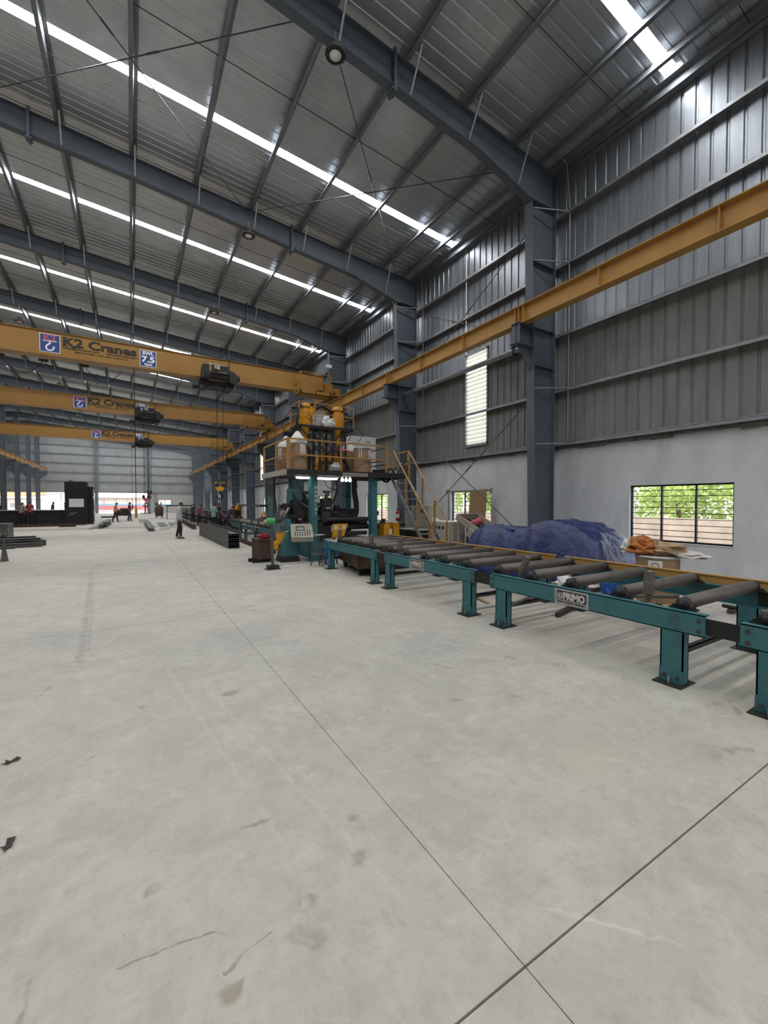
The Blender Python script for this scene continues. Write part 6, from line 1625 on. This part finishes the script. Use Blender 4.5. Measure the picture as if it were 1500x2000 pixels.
    for j in range(8):
        th = PI * 0.64 * j / 7
        for i in range(14):
            ph = 2 * PI * i / 14
            sm = min(1.0, max(0.0, (math.sin(ph) + 0.1) / 0.9)); cut = 1.0 - 0.46 * sm * sm * (3 - 2 * sm)
            t_ = th * cut
            rr = 1 + 0.08 * mnoise.noise(Vector((ph * 2, th * 3, x)))
            vs.append(c0 + (rt * math.sin(t_) * math.cos(ph) * 0.080 + fw * math.sin(t_) * math.sin(ph) * 0.088 + up * math.cos(t_) * 0.086) * k * rr)
    for j in range(7):
        for i in range(14): fs.append((j * 14 + i, (j + 1) * 14 + i, (j + 1) * 14 + (i + 1) % 14, j * 14 + (i + 1) % 14))
    h_ = MB().add(vs, fs, True).build('hair', 'hair', o)
    h_.modifiers.new('thickness', 'SOLIDIFY').thickness = 0.006
    ey = MB()
    for s in (-1, 1):
        e0 = sk + rt * (s * 0.032 * k) + fw * 0.076 * k + up * 0.012 * k
        ey.lathe([(0.0, -0.007), (0.010, -0.003), (0.010, 0.003), (0.0, 0.007)], c=e0, n=8)
    ey.build('eyes', 'hair', o)
    MB().bar(sk + fw * 0.074 * k - up * 0.045 * k - rt * 0.024, sk + fw * 0.074 * k - up * 0.045 * k + rt * 0.024, 0.01, 0.008).build('mouth', 'print_red', o)
    for n in 'lr':
        a, t_ = Vector(J['ankle_' + n]), Vector(J['toe_' + n])
        MB().prism([(a.x - 0.04, a.y - 0.06, 0.0), (a.x + 0.04, a.y - 0.06, 0.0), (t_.x + 0.048, t_.y + 0.02, 0.0), (t_.x, t_.y + 0.05, 0.0), (t_.x - 0.048, t_.y + 0.02, 0.0)], (0, 0, 0.022)).build('sandal', 'rust_brown', o)
    return o
cloth('shirt_grey', (0.42, 0.44, 0.46)); cloth('trouser_dark', (0.022, 0.018, 0.022)); cloth('shirt_mint', (0.26, 0.46, 0.43)); cloth('shirt_navy', (0.03, 0.03, 0.05))
cloth('shirt_red', (0.25, 0.045, 0.06)); cloth('shirt_yellow', (0.48, 0.36, 0.13)); cloth('shirt_beige', (0.30, 0.26, 0.20)); cloth('shirt_dark', (0.05, 0.045, 0.05)); cloth('trouser_grey', (0.06, 0.065, 0.08))
person(1.86, 21.1, 100, 'barefoot looking man in a long grey shirt and dark trousers standing in the aisle', 'shirt_grey', 'trouser_dark', 1.69, long_shirt=True, head_turn=(0, 25), lean=0.04, step=0.09)
person(3.72, 23.6, 80, 'man in a mint green shirt standing behind the stacked channels', 'shirt_mint', 'trouser_dark', 1.66, head_turn=(0, 20), lean=0.05, arms={'r': ((0.22, 0.1, 1.15), (0.1, 0.30, 1.2)), 'l': ((-0.22, 0.06, 1.14), (-0.12, 0.28, 1.15))})
person(3.86, 21.0, 75, 'man in dark clothes bending over the far conveyor', 'shirt_navy', 'trouser_dark', 1.70, lean=0.62, head_turn=(0, -5), step=0.22, squat=0.06, arms={'r': ((0.23, 0.16, 1.10), (0.16, 0.42, 1.06)), 'l': ((-0.22, 0.16, 1.08), (-0.12, 0.42, 1.04))})
person(4.02, 25.0, 60, 'man in black stooping under the hanging hook', 'shirt_dark', 'trouser_dark', 1.70, lean=0.4, head_turn=(0, 10), step=0.15, arms={'r': ((0.22, 0.14, 1.14), (0.14, 0.36, 1.2)), 'l': ((-0.22, 0.14, 1.14), (-0.12, 0.34, 1.16))})
person(3.86, 33.5, 60, 'man in a dark shirt standing at the end of the steel rack', 'shirt_dark', 'trouser_dark', 1.60, head_turn=(0, 12), lean=0.1)
person(3.98, 31.2, 80, 'man in a dark red shirt at the steel rack, behind the standing man', 'shirt_red', 'trouser_dark', 1.55, head_turn=(0, 15), lean=0.18)
person(-1.14, 41.3, 85, 'distant worker in a yellow shirt leaning forward', 'shirt_yellow', 'trouser_dark', 1.66, lean=0.14, head_turn=(0, 10), step=0.18, arms={'r': ((0.22, 0.1, 1.12), (0.16, 0.34, 1.02)), 'l': ((-0.22, 0.1, 1.12), (-0.14, 0.34, 1.0))})
person(-0.12, 42.8, 80, 'distant worker in a red shirt holding a cable', 'shirt_red', 'trouser_grey', 1.68, head_turn=(0, 8), step=0.1, arms={'r': ((0.22, 0.08, 1.13), (0.14, 0.30, 1.22)), 'l': ((-0.22, 0.02, 1.12), (-0.2, 0.16, 0.95))})
person(-6.35, 39.6, 10, 'man in a dark red shirt seen from behind at the black enclosure', 'shirt_red', 'trouser_dark', 1.72, head_turn=(0, 10), lean=0.05)
person(-6.85, 39.8, 30, 'man in a beige shirt beside the red shirted man at the black enclosure', 'shirt_beige', 'trouser_dark', 1.66, head_turn=(0, 15), lean=0.08)
person(-5.85, 46.0, 80, 'dark silhouetted worker behind the low part of the black enclosure', 'shirt_dark', 'trouser_dark', 1.72, lean=0.1)
person(-4.95, 46.6, -80, 'second silhouetted worker half hidden by the enclosure tower', 'shirt_beige', 'trouser_dark', 1.66, lean=0.1)
person(-9.35, 46.5, 80, 'silhouetted worker between the inner columns at the left', 'shirt_dark', 'trouser_dark', 1.66, lean=0.12)

# chain sling below the closest hook
hose([(3.32, 19.42, 1.80), (3.35, 19.6, 1.6), (3.45, 20.1, 1.1), (3.6, 20.6, 0.72)], 0.02, 'chain sling slanting down from the closest crane hook', 'dark_iron', n=6)

# ================================================================== OUTSIDE
# boundary wall of coursed stone beyond the windows
bw = MB().box((15.4, -12, -0.2), (15.55, 80, 1.12)).build('boundary_wall', 'boundary_stone')
tag(bw, 'pinkish stone boundary wall seen through the side windows', 'wall')
vs = MB()
for q in range(24): vs.box((15.36, -12 + q * 3.2, -0.2), (15.6, -11.75 + q * 3.2, 1.2))
vs.build('pier', 'boundary_stone', bw)
def crown_mesh(seed, n=4200, r=2.0):
    rnd = random.Random(seed); v, f = [], []
    blobs = [(Vector((rnd.uniform(-1, 1) * r * 0.6, rnd.uniform(-1, 1) * r * 0.6, rnd.uniform(-0.7, 0.8) * r)), rnd.uniform(0.35, 0.6) * r) for _ in range(12)]
    for _ in range(n):
        c, br = rnd.choice(blobs)
        d = Vector((rnd.gauss(0, 1), rnd.gauss(0, 1), rnd.gauss(0, 1))).normalized()
        p = c + d * br * rnd.uniform(0.6, 1.05)
        a = Vector((rnd.gauss(0, 1), rnd.gauss(0, 1), rnd.gauss(0, 0.6))).normalized(); b = a.orthogonal().normalized()
        s = rnd.uniform(0.07, 0.15); o = len(v)
        v += [p - a * s, p - b * s * 0.5, p + a * s, p + b * s * 0.5]
        f.append((o, o + 1, o + 2, o + 3))
    me = bpy.data.meshes.new('crown'); me.from_pydata(v, [], f); me.materials.append(MATS['leaf_green'])
    return me
crowns = [crown_mesh(s) for s in (1, 2, 3)]
tr_me = MB().path([(0, 0, -0.2), (0.1, 0.05, 0.8), (0.0, 0.1, 1.6), (0.15, 0.0, 2.6)], 0.09, 7).mesh('trunk'); tr_me.materials.append(MATS['bark'])
rn = random.Random(5)
for i, (x, y, lab) in enumerate(((17.7, 4.6, 'leafy tree filling the right part of the closest window'), (17.9, 8.0, 'leafy tree in the middle of the closest window'), (17.7, 11.4, 'leafy tree at the left side of the closest window'),
        (18.0, 15.6, 'leafy tree at the right side of the window behind the cardboard'), (17.8, 19.2, 'leafy tree in the middle of the window behind the cardboard'), (18.1, 22.9, 'leafy tree at the left side of the window behind the cardboard'),
        (18.0, 28.2, 'leafy tree in the window right of the gantry post'), (17.8, 32.0, 'leafy tree at the left side of the window right of the gantry post'), (18.2, 41.0, 'leafy tree beyond the fourth side window'),
        (18.0, 53.0, 'leafy tree beyond the fifth side window'), (18.1, 64.0, 'leafy tree beyond the sixth side window'), (22.5, 6.5, 'taller leafy tree rising behind the closest window trees'), (22.5, 10.5, 'taller leafy tree farther back at the left of the closest window'), (23.0, 20.0, 'taller leafy tree farther back behind the cardboard window'))):
    t = thing('leafy_tree', lab, 'tree', (x, y, -0.15), rn.uniform(0, 6), 'trees beyond the boundary wall')
    link('trunk', tr_me, t)
    c = link('crown', crowns[i % 3], t, (0, 0, 2.0 if x < 20 else 2.8)); c.scale = (0.85, 0.85, 1.0 if x < 20 else 1.4)
# sheds opposite the far opening
mat('shed_white', (0.62, 0.60, 0.58), 0.8, var=0.05, world=True); mat('shed_blue', (0.20, 0.42, 0.55), 0.7, var=0.08, world=True)
mat('shed_pink', (0.50, 0.16, 0.18), 0.8, var=0.1, world=True); mat('shed_roof', (0.55, 0.22, 0.10), 0.8, var=0.12, scale=1.0, world=True); mat('shed_grey', (0.33, 0.33, 0.35), 0.8, var=0.1, world=True)
s1 = thing('banded_shed', 'pale shed with blue and red bands seen through the far opening', 'building', (0, 100, 0))
MB().box((-9.0, 0, 0.9), (9, 4, 2.6)).build('wall', 'shed_white', s1)
MB().box((-9.0, -0.06, 1.0), (9, 0, 1.35)).build('blue_band', 'shed_blue', s1)
MB().box((-9.0, -0.08, 0.1), (9, 4, 0.95)).build('red_plinth', 'shed_pink', s1)
MB().prism([(-9.2, -0.8, 2.55), (-9.2, 5, 3.9), (-9.2, 5, 4.0), (-9.2, -0.8, 2.65)], (18.4, 0, 0)).build('roof', 'shed_white', s1)
for q in range(9): MB().box((-8.6 + q * 2, -0.5, 0.0), (-8.5 + q * 2, -0.4, 2.6)).build('post', 'shed_pink', s1)
s2 = thing('tiled_shed', 'white shed with an orange tiled roof seen left of the banded shed', 'building', (-19, 96, 0))
MB().box((-5, 0, 0), (5.5, 5, 2.4)).build('wall', 'shed_white', s2)
MB().prism([(-5.6, -0.8, 2.3), (6.0, -0.8, 2.9), (6.0, 3, 4.6), (-5.6, 3, 4.0)], (0, 0, 0.12)).build('roof', 'shed_roof', s2)
MB().box((1.0, -0.03, 0.8), (3.0, 0.0, 1.5)).build('window', 'shed_grey', s2)
s3 = thing('brick_shed', 'low red roofed shed at the far left outside the opening', 'building', (-31, 92, 0))
MB().box((-6, 0, 0), (5, 5, 2.2)).build('wall', 'shed_white', s3)
MB().prism([(-6.6, -0.8, 2.1), (5.6, -0.8, 2.1), (5.6, 3, 3.9), (-6.6, 3, 3.9)], (0, 0, 0.12)).build('roof', 'shed_roof', s3)
s4 = thing('lean_to_roof', 'grey sloping canopy standing between the two sheds outside', 'canopy', (-12.5, 90, 0))
MB().bar((-2.5, 0, 2.5), (2.6, 0, 3.2), 2.5, 0.1).build('canopy_sheet', 'shed_grey', s4)
for x, h in ((-2.2, 2.5), (2.3, 3.1)): MB().box((x - 0.06, -0.06, -0.1), (x + 0.06, 0.06, h)).build('post', 'shed_pink', s4)
t = thing('hook_stand', 'dark post on a flat base just outside the far opening', 'stand', (1.75, 69.5, 0))
MB().box((-0.6, -0.3, 0), (0.7, 0.3, 0.12)).build('base', 'dark_iron', t)
MB().box((-0.12, -0.06, 0.12), (0.12, 0.06, 1.6)).build('post', 'print_red', t)

# ================================================================== welding smoke hanging at the far end of the hall
hz = bpy.data.materials.new('welding_haze'); hz.use_nodes = True
hn = hz.node_tree.nodes; hn.remove(hn['Principled BSDF'])
vsn = hn.new('ShaderNodeVolumeScatter'); vsn.inputs['Color'].default_value = (0.86, 0.93, 1.0, 1); vsn.inputs['Density'].default_value = 0.006; vsn.inputs['Anisotropy'].default_value = 0.2
hz.node_tree.links.new(vsn.outputs[0], hn['Material Output'].inputs['Volume'])
MATS['welding_haze'] = hz
hb = MB().box((-11.0, 48.0, 0.3), (9.55, YE - 0.6, 9.0)).build('smoke_haze', 'welding_haze')
tag(hb, 'thin bluish welding smoke hanging before the end wall', 'smoke', kind='stuff')
